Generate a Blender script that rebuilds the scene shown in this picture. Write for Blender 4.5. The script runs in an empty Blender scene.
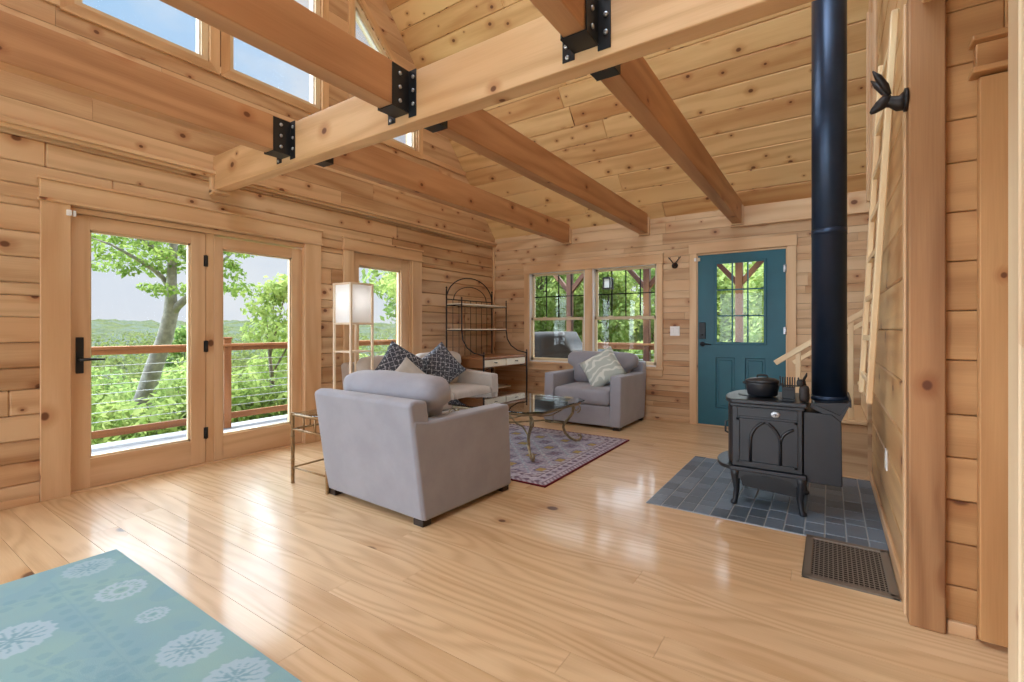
import bpy, math, random
import numpy as np
from mathutils import Vector, Matrix
C = bpy.context.scene.collection
R = random.Random(7)
PI = math.pi

# ------------------------------------------------------------------ mesh builder
class MB:
    """collects faces; build() links them as ONE mesh object"""
    def __init__(s):
        s.v = []; s.f = []; s.uv = []; s.tone = []; s.mi = []; s.sm = []
    def face(s, pts, uv=None, tone=.5, mat=0, smooth=False):
        b = len(s.v); s.v += [tuple(p) for p in pts]
        s.f.append(tuple(range(b, b+len(pts)))); s._attr(pts, uv, tone, mat, smooth)
    def _attr(s, pts, uv, tone, mat, smooth):
        if uv is None:
            p = [Vector(q) for q in pts]
            n = (p[1]-p[0]).cross(p[2]-p[0]); a = max(range(3), key=lambda i: abs(n[i]))
            i, j = [(1, 2), (0, 2), (0, 1)][a]
            uv = [(q[i], q[j]) for q in p]
        s.uv.append(uv); s.tone.append(tone); s.mi.append(mat); s.sm.append(smooth)
    def poly(s, verts, faces, tone=.5, mat=0, smooth=True, uvs=None):
        b = len(s.v); s.v += [tuple(p) for p in verts]
        for k, f in enumerate(faces):
            s.f.append(tuple(b+i for i in f))
            uv = [uvs[i] for i in f] if uvs is not None else None
            s._attr([verts[i] for i in f], uv, tone, mat, smooth)
    def box(s, x0, x1, y0, y1, z0, z1, axis=None, tone=None, mat=0, off=None, T=None):
        lo = (min(x0, x1), min(y0, y1), min(z0, z1)); hi = (max(x0, x1), max(y0, y1), max(z0, z1))
        if axis is None: axis = max(range(3), key=lambda i: hi[i]-lo[i])
        if tone is None: tone = R.random()
        if off is None: off = (R.uniform(0, 60), R.uniform(0, 60))
        c = [(hi[0] if i & 1 else lo[0], hi[1] if i & 2 else lo[1], hi[2] if i & 4 else lo[2]) for i in range(8)]
        for f, a in (((0, 4, 6, 2), 0), ((1, 3, 7, 5), 0), ((0, 1, 5, 4), 1), ((2, 6, 7, 3), 1), ((0, 2, 3, 1), 2), ((4, 5, 7, 6), 2)):
            pl = [i for i in range(3) if i != a]
            if axis in pl: ui = axis; vi = [i for i in pl if i != axis][0]
            else: ui, vi = pl
            sc = 1 if axis in pl else .15
            uv = [(c[i][ui]*sc+off[0], c[i][vi]+off[1]+(.37*a)) for i in f]
            p = [c[i] for i in f]
            if T is not None: p = [T @ Vector(q) for q in p]
            s.face(p, uv, tone, mat)
        return s
    def bar(s, a, b, w, d, up=(0, 0, 1), tone=None, mat=0):
        """square bar from a to b"""
        a = Vector(a); b = Vector(b); L = (b-a).length; z = (b-a).normalized()
        x = Vector(up).cross(z)
        if x.length < 1e-4: x = Vector((1, 0, 0)).cross(z)
        x.normalize(); y = z.cross(x)
        M = Matrix((x, y, z)).transposed().to_4x4(); M.translation = a
        return s.box(-w/2, w/2, -d/2, d/2, 0, L, axis=2, T=M, tone=tone, mat=mat)
    def prism(s, poly, axis, a0, a1, tone=.5, mat=0, smooth=False):
        """extrude a polygon of (p,q) along axis; axis x: (y,z); y: (x,z); z: (x,y)"""
        def P(p, a):
            return {0: (a, p[0], p[1]), 1: (p[0], a, p[1]), 2: (p[0], p[1], a)}[axis]
        area = sum(poly[i][0]*poly[(i+1) % len(poly)][1]-poly[(i+1) % len(poly)][0]*poly[i][1] for i in range(len(poly)))
        pl = list(poly) if area > 0 else list(reversed(poly))
        if axis == 1: pl = pl[::-1]
        n = len(pl); off = (R.uniform(0, 60), R.uniform(0, 60))
        s.face([P(p, a1) for p in pl], None, tone, mat); s.face([P(p, a0) for p in reversed(pl)], None, tone, mat)
        acc = 0
        for i in range(n):
            p, q = pl[i], pl[(i+1) % n]; d = math.dist(p, q)
            s.face([P(p, a0), P(q, a0), P(q, a1), P(p, a1)], [(a0+off[0], acc+off[1]), (a0+off[0], acc+d+off[1]), (a1+off[0], acc+d+off[1]), (a1+off[0], acc+off[1])], tone, mat, smooth)
            acc += d
        return s
    def tube(s, path, r, n=8, closed=False, tone=.5, mat=0, cap=True):
        P = [Vector(p) for p in path]; m = len(P)
        rr = r if isinstance(r, (list, tuple)) else [r]*m
        T = []
        for i in range(m):
            a = P[(i-1) % m] if (i > 0 or closed) else P[i]; b = P[(i+1) % m] if (i < m-1 or closed) else P[i]
            T.append((b-a).normalized())
        up = Vector((0, 0, 1)) if abs(T[0].z) < .9 else Vector((1, 0, 0))
        N = (up - T[0]*up.dot(T[0])).normalized()
        verts = []; uvs = []; acc = 0; o = R.uniform(0, 50)
        for i in range(m):
            N = (N - T[i]*N.dot(T[i])).normalized(); B = T[i].cross(N)
            if i: acc += (P[i]-P[i-1]).length
            for k in range(n):
                a = 2*PI*k/n
                verts.append(P[i]+(N*math.cos(a)+B*math.sin(a))*rr[i]); uvs.append((acc+o, rr[i]*(a if k <= n/2 else 2*PI-a)))
        fs = []
        for i in range(m if closed else m-1):
            j = (i+1) % m
            for k in range(n): fs.append((i*n+k, i*n+(k+1) % n, j*n+(k+1) % n, j*n+k))
        if cap and not closed:
            fs.append(tuple(reversed(range(n)))); fs.append(tuple((m-1)*n+k for k in range(n)))
        s.poly(verts, fs, tone, mat, True, uvs); return s
    def lathe(s, prof, n=24, c=(0, 0, 0), axis=2, tone=.5, mat=0, smooth=True):
        """prof: (radius, height) pairs"""
        vs = []; m = len(prof)
        for r, h in prof:
            for k in range(n):
                a = 2*PI*k/n; p = (r*math.cos(a), r*math.sin(a), h)
                if axis == 0: p = (p[2], p[0], p[1])
                if axis == 1: p = (p[0], p[2], -p[1])
                vs.append((p[0]+c[0], p[1]+c[1], p[2]+c[2]))
        fs = [(i*n+k, i*n+(k+1) % n, (i+1)*n+(k+1) % n, (i+1)*n+k) for i in range(m-1) for k in range(n)]
        fs.append(tuple(reversed(range(n)))); fs.append(tuple((m-1)*n+k for k in range(n)))
        s.poly(vs, fs, tone, mat, smooth); return s
    def rbox(s, c, h, r, n=8, puff=(0, 0, 0), fn=None, T=None, tone=.5, mat=0):
        """rounded box (cushion): centre c, half sizes h, edge radius r, puff bulges each axis' faces"""
        idx = {}; vs = []; fs = []
        def q(t):      # concentrate samples near the edges
            return math.sin(t*PI/2)
        def key(p):
            k = tuple(round(v, 5) for v in p)
            if k not in idx:
                P = [0, 0, 0]
                inn = [max(h[i]-r, 1e-4) for i in range(3)]
                w = [p[i]*h[i] for i in range(3)]
                cl = [max(-inn[i], min(inn[i], w[i])) for i in range(3)]
                d = Vector([w[i]-cl[i] for i in range(3)]); 
                if d.length > 1e-6:
                    d = d.normalized()*r
                P = [cl[i]+d[i] for i in range(3)]
                for i in range(3):
                    if puff[i]:
                        o = [j for j in range(3) if j != i]
                        P[i] += puff[i]*(P[i]/h[i])*max(0, 1-(P[o[0]]/h[o[0]])**2)**.7*max(0, 1-(P[o[1]]/h[o[1]])**2)**.7
                if fn: P = fn(P)
                V = Vector((P[0]+c[0], P[1]+c[1], P[2]+c[2]))
                if T is not None: V = T @ V
                idx[k] = len(vs); vs.append(V)
            return idx[k]
        for a in range(3):
            o = [(a+1) % 3, (a+2) % 3]
            for sg in (-1, 1):
                for i in range(n):
                    for j in range(n):
                        qd = []
                        for (ii, jj) in ((i, j), (i+1, j), (i+1, j+1), (i, j+1)):
                            p = [0, 0, 0]; p[a] = sg; p[o[0]] = q(2*ii/n-1); p[o[1]] = q(2*jj/n-1)
                            qd.append(key(p))
                        fs.append(tuple(qd) if sg > 0 else tuple(reversed(qd)))
        s.poly(vs, fs, tone, mat, True); return s
    def xform(s, M):
        s.v = [tuple(M @ Vector(p)) for p in s.v]; return s
    def build(s, name, mats, parent=None, bevel=0, seg=1, loc=None, col=None):
        me = bpy.data.meshes.new(name); me.from_pydata(s.v, [], s.f)
        if not isinstance(mats, (list, tuple)): mats = [mats]
        for m in mats: me.materials.append(m)
        me.polygons.foreach_set('material_index', s.mi)
        me.polygons.foreach_set('use_smooth', s.sm)
        uvl = me.uv_layers.new(name='UVMap')
        uvl.data.foreach_set('uv', [x for f in s.uv for q in f for x in q])
        at = me.attributes.new('tone', 'FLOAT', 'FACE'); at.data.foreach_set('value', s.tone)
        me.update()
        o = bpy.data.objects.new(name, me); C.objects.link(o)
        if loc is not None: o.location = loc
        if parent is not None: o.parent = parent
        if bevel:
            # weld box corners so that the bevel sees shared edges
            w = o.modifiers.new('weld', 'WELD'); w.merge_threshold = 1e-5
            b = o.modifiers.new('bevel', 'BEVEL'); b.width = bevel; b.segments = seg; b.limit_method = 'ANGLE'; b.angle_limit = math.radians(40)
            b.use_clamp_overlap = True
            if seg > 1:
                b.harden_normals = True; me.polygons.foreach_set('use_smooth', [True]*len(me.polygons))
        return o

def tag(o, label=None, cat=None, group=None, kind=None):
    if label: o['label'] = label
    if cat: o['category'] = cat
    if group: o['group'] = group
    if kind: o['kind'] = kind
    return o
def empty(name, loc=(0, 0, 0), label=None, cat=None, group=None, rz=0, kind=None):
    o = bpy.data.objects.new(name, None); C.objects.link(o); o.location = loc; o.rotation_euler = (0, 0, rz)
    o.empty_display_size = .1
    return tag(o, label, cat, group, kind)
def kids(o): return [c for c in bpy.data.objects if c.parent == o]
def dup(o, label=None, parent=None):
    c = o.copy(); C.objects.link(c)
    if parent is not None: c.parent = parent
    if label: c['label'] = label
    for k in kids(o): dup(k, None, c)
    return c

# ------------------------------------------------------------------ materials
def lin(c):
    if isinstance(c, str):
        c = c.lstrip('#'); c = [int(c[i:i+2], 16) for i in (0, 2, 4)]
    return tuple(((v/255)/12.92 if v/255 <= .04045 else ((v/255+.055)/1.055)**2.4) for v in c)+(1,)
class N:
    """tiny node graph helper"""
    def __init__(s, name):
        s.m = bpy.data.materials.new(name); s.m.use_nodes = True; s.t = s.m.node_tree; s.t.nodes.clear()
        s.out = s.t.nodes.new('ShaderNodeOutputMaterial')
    def n(s, typ, _in=None, **kw):
        d = s.t.nodes.new('ShaderNode'+typ)
        for k, v in kw.items(): setattr(d, k, v)
        for k, v in (_in or {}).items():
            if hasattr(v, 'is_output') or isinstance(v, bpy.types.NodeSocket): s.t.links.new(v, d.inputs[k])
            else: d.inputs[k].default_value = v
        return d
    def math(s, op, a, b=0, c=0, clamp=False):
        d = s.n('Math', {0: a, 1: b, 2: c}, operation=op, use_clamp=clamp); return d.outputs[0]
    def mix(s, f, a, b, bl='MIX'):
        d = s.n('Mix', data_type='RGBA', blend_type=bl)
        for k, v in ((0, f), (6, a), (7, b)):
            if isinstance(v, bpy.types.NodeSocket): s.t.links.new(v, d.inputs[k])
            else: d.inputs[k].default_value = v
        return d.outputs[2]
    def ramp(s, f, stops):
        d = s.n('ValToRGB', {0: f}); e = d.color_ramp.elements
        while len(e) < len(stops): e.new(.5)
        for q, (p, c) in zip(e, stops):
            q.position = p; q.color = c if isinstance(c, tuple) else (c, c, c, 1)
        return d.outputs[0]
    def sstep(s, x, a, b):
        d = s.n('MapRange', {0: x, 1: a, 2: b, 3: 0., 4: 1.}, interpolation_type='SMOOTHSTEP'); return d.outputs[0]
    def bsdf(s, **kw):
        b = s.n('BsdfPrincipled', {k.replace('_', ' '): v for k, v in kw.items()})
        s.t.links.new(b.outputs[0], s.out.inputs[0]); return b
    def bump(s, b, h, strength=.3, dist=.01):
        d = s.n('Bump', {'Height': h, 'Strength': strength, 'Distance': dist}); s.t.links.new(d.outputs[0], b.inputs['Normal'])

def wood(name, light, dark, knots=1., rough=.5, grain=1., spec=.4, coat=0, knotcol='#5a2c14', tonevar=.35, kscale=2.6, reds='#c68e5c', wu=.55, ws=9.):
    g = N(name)
    uv = g.n('UVMap').outputs[0]; tone = g.n('Attribute', attribute_name='tone').outputs['Fac']
    sx = g.n('SeparateXYZ', {0: uv}); u, v = sx.outputs[0], sx.outputs[1]
    # knots
    kv = g.n('CombineXYZ', {0: u, 1: g.math('MULTIPLY', v, 1.25), 2: 0.}).outputs[0]
    vo = g.n('TexVoronoi', {'Vector': kv, 'Scale': kscale}, voronoi_dimensions='2D')
    rnd = g.n('SeparateColor', {0: vo.outputs['Color']})
    size = g.math('MULTIPLY_ADD', rnd.outputs[1], .07, .03)
    gate = g.math('LESS_THAN', rnd.outputs[0], .5*min(knots, 1.6))
    d = vo.outputs['Distance']
    kmask = g.math('MULTIPLY', g.math('SUBTRACT', 1., g.sstep(g.math('DIVIDE', d, size), .55, 1.)), gate)
    halo = g.math('MULTIPLY', g.math('SUBTRACT', 1., g.sstep(g.math('DIVIDE', d, size), .8, 3.2)), gate)
    # grain bends round the knots
    vb = g.math('ADD', v, g.math('MULTIPLY', halo, .02))
    wv = g.n('CombineXYZ', {0: g.math('MULTIPLY', u, wu), 1: g.math('MULTIPLY', vb, 4.5), 2: g.math('MULTIPLY', tone, 9.)}).outputs[0]
    wn = g.n('TexNoise', {'Vector': wv, 'Scale': 1., 'Detail': 1.5, 'Roughness': .4}).outputs['Fac']
    ph = g.math('ADD', g.math('MULTIPLY', vb, ws*3.), g.math('MULTIPLY', wn, ws*2.2))
    wave = g.math('POWER', g.math('MULTIPLY_ADD', g.math('SINE', ph), .5, .5), 1.6)
    nv = g.n('CombineXYZ', {0: g.math('MULTIPLY', u, 1.6), 1: g.math('MULTIPLY', vb, 16.), 2: g.math('MULTIPLY', tone, 31.)}).outputs[0]
    no = g.n('TexNoise', {'Vector': nv, 'Scale': 1., 'Detail': 3.}).outputs['Fac']
    fv = g.n('CombineXYZ', {0: g.math('MULTIPLY', u, 5.), 1: g.math('MULTIPLY', vb, 170.), 2: 0.}).outputs[0]
    fi = g.n('TexNoise', {'Vector': fv, 'Scale': 1., 'Detail': 1.}).outputs['Fac']
    bl = g.n('TexNoise', {'Vector': g.n('CombineXYZ', {0: u, 1: g.math('MULTIPLY', v, 3.), 2: tone}).outputs[0], 'Scale': .8, 'Detail': 1.}).outputs['Fac']
    f = g.math('ADD', g.math('MULTIPLY', wave, .42*grain), g.math('MULTIPLY', g.math('SUBTRACT', no, .35), .7*grain))
    f = g.math('ADD', f, g.math('MULTIPLY', g.math('SUBTRACT', fi, .5), .35*grain))
    f = g.math('ADD', f, g.math('MULTIPLY', g.math('SUBTRACT', tone, .5), tonevar*2), clamp=True)
    col = g.mix(f, lin(light), lin(dark))
    col = g.mix(g.math('MULTIPLY', g.sstep(bl, .45, .7), .35), col, lin(reds))
    col = g.mix(g.math('MULTIPLY', halo, .45), col, lin(reds), 'MULTIPLY')
    col = g.mix(g.math('MULTIPLY', kmask, .85), col, lin(knotcol))
    b = g.bsdf(Base_Color=col, Roughness=rough)
    b.inputs['Specular IOR Level'].default_value = spec
    if coat:
        b.inputs['Coat Weight'].default_value = coat; b.inputs['Coat Roughness'].default_value = .12
    g.bump(b, f, .12, .004)
    return g.m

def plain(name, col, rough=.5, metal=0, spec=.5, bump=0, bscale=80, var=0, vscale=6, coat=0):
    g = N(name); c = lin(col)
    co = g.n('TexCoord').outputs['Object']
    cs = c
    if var:
        n = g.n('TexNoise', {'Vector': co, 'Scale': float(vscale), 'Detail': 4.}).outputs['Fac']
        cs = g.mix(g.sstep(n, .3, .7), tuple(x*(1-var) for x in c[:3])+(1,), tuple(min(1, x*(1+var)) for x in c[:3])+(1,))
    b = g.bsdf(Base_Color=cs, Roughness=rough, Metallic=metal)
    b.inputs['Specular IOR Level'].default_value = spec
    if coat: b.inputs['Coat Weight'].default_value = coat; b.inputs['Coat Roughness'].default_value = .12
    if bump:
        n2 = g.n('TexNoise', {'Vector': co, 'Scale': float(bscale), 'Detail': 2.}).outputs['Fac']; g.bump(b, n2, bump, .005)
    return g.m

def fabric(name, a, bcol, sheen=.35, scale=9):
    g = N(name); co = g.n('TexCoord').outputs['Object']
    n = g.n('TexNoise', {'Vector': co, 'Scale': float(scale), 'Detail': 5., 'Roughness': .6}).outputs['Fac']
    n2 = g.n('TexNoise', {'Vector': co, 'Scale': 260., 'Detail': 1.}).outputs['Fac']
    col = g.mix(g.sstep(n, .3, .7), lin(a), lin(bcol))
    b = g.bsdf(Base_Color=col, Roughness=.85)
    b.inputs['Sheen Weight'].default_value = sheen; b.inputs['Sheen Roughness'].default_value = .45; b.inputs['Specular IOR Level'].default_value = .2
    g.bump(b, n2, .25, .003)
    return g.m

def glass(name, tint=(.98, .985, .98), refl=.9):
    g = N(name)
    t = g.n('BsdfTransparent', {0: tint+(1,)}); gl = g.n('BsdfGlossy', {'Roughness': .02, 'Color': (1, 1, 1, 1)})
    fr = g.n('Fresnel', {'IOR': 1.42}).outputs[0]
    f = g.math('MULTIPLY', fr, refl*.6)
    mx = g.n('MixShader', {0: f, 1: t.outputs[0], 2: gl.outputs[0]}); g.t.links.new(mx.outputs[0], g.out.inputs[0])
    return g.m

def leafmat(name, a, b, tr=.45):
    g = N(name)
    tone = g.n('Attribute', attribute_name='tone').outputs['Fac']
    col = g.mix(tone, lin(a), lin(b))
    d = g.n('BsdfDiffuse', {0: col}); t = g.n('BsdfTranslucent', {0: g.mix(.5, col, lin('#bccb72'), 'MIX')})
    mx = g.n('MixShader', {0: tr, 1: d.outputs[0], 2: t.outputs[0]}); g.t.links.new(mx.outputs[0], g.out.inputs[0])
    return g.m

M = {}
M['log'] = wood('log_wall_pine', '#d9b78f', '#a57a52', knots=1.3, rough=.5, tonevar=.34, grain=1., kscale=3.2)
M['trim'] = wood('trim_pine', '#e2c096', '#bd8f66', knots=.35, rough=.42, tonevar=.12, grain=.8)
M['pale'] = wood('pale_post_pine', '#ecd7b3', '#cfae84', knots=.5, rough=.45, tonevar=.1, grain=.8)
M['door_pine'] = wood('door_pine', '#dfbc94', '#bb8e67', knots=.0, rough=.4, tonevar=.12, grain=.8)
M['beam'] = wood('beam_fir', '#deb78a', '#ad7b49', knots=.7, rough=.5, tonevar=.15, grain=.9)
M['joist'] = wood('joist_fir', '#c5956a', '#8e5b33', knots=.7, rough=.5, tonevar=.15, grain=.9)
M['post'] = wood('post_fir', '#b08359', '#7b4e2e', knots=.5, rough=.5, tonevar=.15, grain=1.)
M['near'] = wood('near_wall_pine', '#cd9c68', '#9c6a3d', knots=.9, rough=.45, tonevar=.25, grain=.9)
M['ceil'] = wood('ceiling_pine', '#eac68e', '#b88049', knots=1.4, rough=.5, tonevar=.36, grain=.8, kscale=3.4)
M['oak'] = wood('floor_pine', '#e8c99e', '#b98d5d', knots=.3, rough=.42, tonevar=.18, grain=.8, spec=.3, coat=.42, kscale=1.6, wu=.8, ws=24., reds='#d2a878')
M['partition'] = wood('partition_pine', '#dbb581', '#ad7d4b', knots=.6, rough=.38, tonevar=.2, grain=.9)
M['stair'] = wood('stair_pine', '#f1dab0', '#d4ac7c', knots=.3, rough=.4, tonevar=.15, grain=.7)
M['lampwood'] = wood('lamp_ash', '#f3e4cb', '#dcc4a0', knots=0, rough=.5, tonevar=.1, grain=.5)
M['rail'] = wood('deck_rail_cedar', '#8a5b3b', '#5f3a20', knots=.2, rough=.7, tonevar=.15)
M['porch'] = wood('porch_timber', '#5a3423', '#321c12', knots=.2, rough=.7, tonevar=.15)
M['deck'] = wood('deck_boards_grey', '#77797f', '#62646a', knots=0, rough=.7, tonevar=.15, reds='#b9b4b0')
M['deskwood'] = wood('desk_walnut', '#9b6a42', '#6d4526', knots=.1, rough=.4)
M['cream'] = plain('cream_paint', '#efe6cf', .5, var=.05)
M['black'] = plain('black_steel', '#15171b', .42, spec=.5, var=.15, vscale=20)
M['stove'] = plain('cast_iron_black', '#131820', .4, spec=.7, bump=.08, bscale=180, var=.15, vscale=10)
M['pipe'] = plain('stove_pipe_blue_sheen', '#25344a', .34, metal=.55, spec=.6, var=.1)  # blue base puts the sky's sheen into a black pipe's colour
M['iron'] = plain('wrought_iron', '#2a2422', .5, metal=.3, var=.2, vscale=30)
M['bronze'] = plain('antique_bronze', '#9c8d70', .36, metal=.7, var=.25, vscale=40)
M['bamboo'] = plain('gilt_bamboo_metal', '#94764f', .4, metal=.55, var=.2, vscale=40)
M['steel'] = plain('bolt_steel', '#b9bcc0', .35, metal=.9)
M['white'] = plain('white_plastic', '#f2f1ee', .4)
M['beige'] = plain('beige_plastic', '#d8c9a8', .4)
M['teal'] = plain('teal_paint', '#0b5a6a', .38, spec=.5, var=.05)
M['vinyl'] = plain('window_vinyl', '#d9c4a0', .4)
M['vwhite'] = plain('window_track_white', '#e9e8e4', .4)
M['dark'] = plain('dark_gap', '#0b0806', .8)
M['fab'] = fabric('grey_taupe_velvet', '#a3a4ad', '#999aa3', scale=4)
M['fab2'] = fabric('grey_taupe_velvet_loveseat', '#cfc9c1', '#c3bcb3', scale=4)
M['foot'] = plain('dark_wood_foot', '#2a1a10', .5)
M['glass'] = glass('window_glass')
M['tglass'] = glass('table_glass', (.86, .93, .92), 2.4)
M['slate'] = None
M['grout'] = plain('hearth_grout', '#a9afb5', .9)
M['vent'] = plain('vent_bronze', '#857b70', .45, metal=.3)
M['cover'] = plain('grill_cover_black', '#1e2126', .7, var=.2, vscale=8)
M['bark'] = plain('tree_bark', '#857f79', .9, bump=.6, bscale=30, var=.25, vscale=9)
M['leafA'] = leafmat('maple_leaf', '#4c6e30', '#86a057')
M['leafB'] = leafmat('shrub_leaf', '#74904a', '#adbb80')
M['leafC'] = leafmat('wood_leaf', '#7d974f', '#b9c887')
M['leafD'] = leafmat('dark_wood_leaf', '#607d49', '#94aa70')
M['leafE'] = leafmat('spruce_needle', '#3f6a35', '#6c8d4e')
M['leafF'] = leafmat('far_leaf', '#445230', '#77854f', .25)
M['trunk'] = plain('wood_trunk', '#6d6258', .9, bump=.5, bscale=25, var=.3)

def slate():
    g = N('hearth_slate'); tone = g.n('Attribute', attribute_name='tone').outputs['Fac']
    co = g.n('TexCoord').outputs['Object']
    n = g.n('TexNoise', {'Vector': co, 'Scale': 9., 'Detail': 6., 'Roughness': .65}).outputs['Fac']
    f = g.math('ADD', g.math('MULTIPLY', tone, .6), g.math('MULTIPLY', n, .5), clamp=True)
    col = g.mix(f, lin('#35424f'), lin('#748698'))
    b = g.bsdf(Base_Color=col, Roughness=.42); g.bump(b, n, .3, .006); return g.m
M['slate'] = slate()
def shade_paper():
    g = N('rice_paper_shade')
    d = g.n('BsdfDiffuse', {0: lin('#fbfbfa')}); t = g.n('BsdfTranslucent', {0: lin('#fbfbfa')})
    mx = g.n('MixShader', {0: .5, 1: d.outputs[0], 2: t.outputs[0]}); g.t.links.new(mx.outputs[0], g.out.inputs[0]); return g.m
M['paper'] = shade_paper()
def pillow_dark():
    g = N('pillow_dark_geometric'); uv = g.n('UVMap').outputs[0]; sx = g.n('SeparateXYZ', {0: uv})
    a = g.math('ADD', sx.outputs[0], sx.outputs[1]); b_ = g.math('SUBTRACT', sx.outputs[0], sx.outputs[1])
    fr = lambda x, s: g.math('ABSOLUTE', g.math('SUBTRACT', g.math('FRACT', g.math('MULTIPLY', x, s)), .5))
    lat = g.math('LESS_THAN', g.math('MINIMUM', fr(a, 13.), fr(b_, 13.)), .05)
    dia = g.math('LESS_THAN', g.math('ADD', fr(sx.outputs[0], 15.), fr(sx.outputs[1], 22.)), .2)
    n = g.n('TexNoise', {'Vector': uv, 'Scale': 40.}).outputs['Fac']
    f = g.math('MULTIPLY', g.math('MAXIMUM', lat, dia), g.sstep(n, .38, .5))
    col = g.mix(f, lin('#454a55'), lin('#b9bfc8')); g.bsdf(Base_Color=col, Roughness=.9); return g.m
M['pildark'] = pillow_dark()
def pillow_light():
    g = N('pillow_pale_swirl'); uv = g.n('UVMap').outputs[0]
    w = g.n('TexWave', {'Vector': uv, 'Scale': 3., 'Distortion': 14., 'Detail': 2., 'Detail Scale': 1.3}, wave_type='RINGS').outputs['Fac']
    col = g.mix(g.sstep(w, .62, .8), lin('#b9c3bb'), lin('#dfe4dc')); g.bsdf(Base_Color=col, Roughness=.9); return g.m
M['pillight'] = pillow_light()
M['pilplain'] = fabric('pillow_cream', '#c9c6bf', '#bab6ae')
def attrcol(name, rough=.95):
    g = N(name); c = g.n('Attribute', attribute_name='Col').outputs['Color']
    co = g.n('TexCoord').outputs['Object']; n = g.n('TexNoise', {'Vector': co, 'Scale': 300., 'Detail': 1.}).outputs['Fac']
    b = g.bsdf(Base_Color=c, Roughness=rough); b.inputs['Specular IOR Level'].default_value = .15; g.bump(b, n, .3, .003); return g.m

# ------------------------------------------------------------------ setting
XL, YB, XR, YF, XE = -4.45, 6.10, .275, -2.9, 3.2
RIDGE_Y, EAVE_Z, SL = 1.6, 2.60, 1.12
def roof_z(y): return EAVE_Z+SL*(min(YB-y, y-(2*RIDGE_Y-YB)))

def struct(o): o['kind'] = 'structure'; return o

# floor boards along X
f = MB(); y = YF; rr = random.Random(3)
while y < YB+.02:
    w = rr.choice((.125, .14, .14, .155)); x = XL-.02+rr.uniform(-2.5, 0)
    while x < XE:
        L = rr.uniform(1.8, 3.6); a, b = max(x, XL-.02), min(x+L, XE)
        if b > a+.02: f.box(a+.0006, b-.0006, y+.0008, min(y+w, YB+.05)-.0008, -.04, 0, axis=0, tone=rr.random())
        x += L
    y += w
struct(f.build('floor', M['oak']))
sub = MB(); sub.box(XL-.2, XE, YF-.1, YB+.2, -.2, -.041); struct(sub.build('floor_base', M['dark']))

def courses(z0, z1, hs, rng):
    z = z0; out = []
    while z < z1-1e-3:
        h = rng.choice(hs); zt = min(z+h, z1)
        if z1-zt < .04: zt = z1
        out.append((z, zt)); z = zt
    return out
def plank_wall(name, axis, c0, c1, a0, a1, z0, z1, holes, hs, seed, mat, lim=None, bev=.010, jl=(1.2, 4.)):
    """axis 0: planks along X with Y in c0..c1; axis 1: planks along Y with X in c0..c1"""
    rng = random.Random(seed); m = MB()
    for zb, zt in courses(z0, z1, hs, rng):
        A0, A1 = (a0, a1) if lim is None else lim(zb)
        if A1-A0 < .1: continue
        cuts = sorted({zb, zt} | {q for h in holes for q in (h[2], h[3]) if zb+.004 < q < zt-.004})
        joints = []; x = a0+rng.uniform(-2, 0)
        while x < a1: x += rng.uniform(*jl); joints.append(x)
        tones = [rng.random() for _ in range(len(joints)+1)]; offs = [(rng.uniform(0, 60), rng.uniform(0, 60)) for _ in range(len(joints)+1)]
        for s0, s1 in zip(cuts, cuts[1:]):
            iv = [(A0, A1)]
            for h in holes:
                if h[2] < s1-1e-4 and h[3] > s0+1e-4:
                    nv = []
                    for p, q in iv:
                        if h[1] <= p or h[0] >= q: nv.append((p, q)); continue
                        if h[0] > p: nv.append((p, h[0]))
                        if h[1] < q: nv.append((h[1], q))
                    iv = nv
            for p, q in iv:
                pts = [p]+[j for j in joints if p+.05 < j < q-.05]+[q]
                cm = (c0+c1)/2
                m.box(*((p, q, cm-.008, cm+.008) if axis == 0 else (cm-.008, cm+.008, p, q)), s0, s1, mat=1)
                g0, g1 = (.0016 if s0 == zb else 0), (.0016 if s1 == zt else 0)
                for u, v in zip(pts, pts[1:]):
                    k = sum(1 for j in joints if j <= u+1e-6)
                    if axis == 0: m.box(u+.0008, v-.0008, c0, c1, s0+g0, s1-g1, 0, tones[k], off=offs[k])
                    else: m.box(c0, c1, u+.0008, v-.0008, s0+g0, s1-g1, 1, tones[k], off=offs[k])
    return struct(m.build(name, [mat, M['dark']], bevel=bev))

HS = (.17, .17, .085, .145)
D1 = (.985, 2.86, -.01, 2.04)             # french door opening (Y0,Y1,z0,z1)
W3 = (3.40, 4.32, .30, 2.04)
WX = (-1.6, .1, .5, 2.04)                  # added window on the left wall behind the camera, to let light in
plank_wall('wall_left', 1, XL-.17, XL, YF, YB+.1, -.01, 2.49, [D1, W3, WX], HS, 11, M['log'])
GW = [(1.04, 1.92, 3.46, 5.3), (2.08, 3.0, 3.46, 5.3), (3.40, 4.38, 3.46, 4.08)]
def glim(z):
    hh = (z-EAVE_Z)/SL
    return (max(YF-.1, 2*RIDGE_Y-YB+hh-.03), min(YB+.1, YB-hh+.03))
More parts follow.
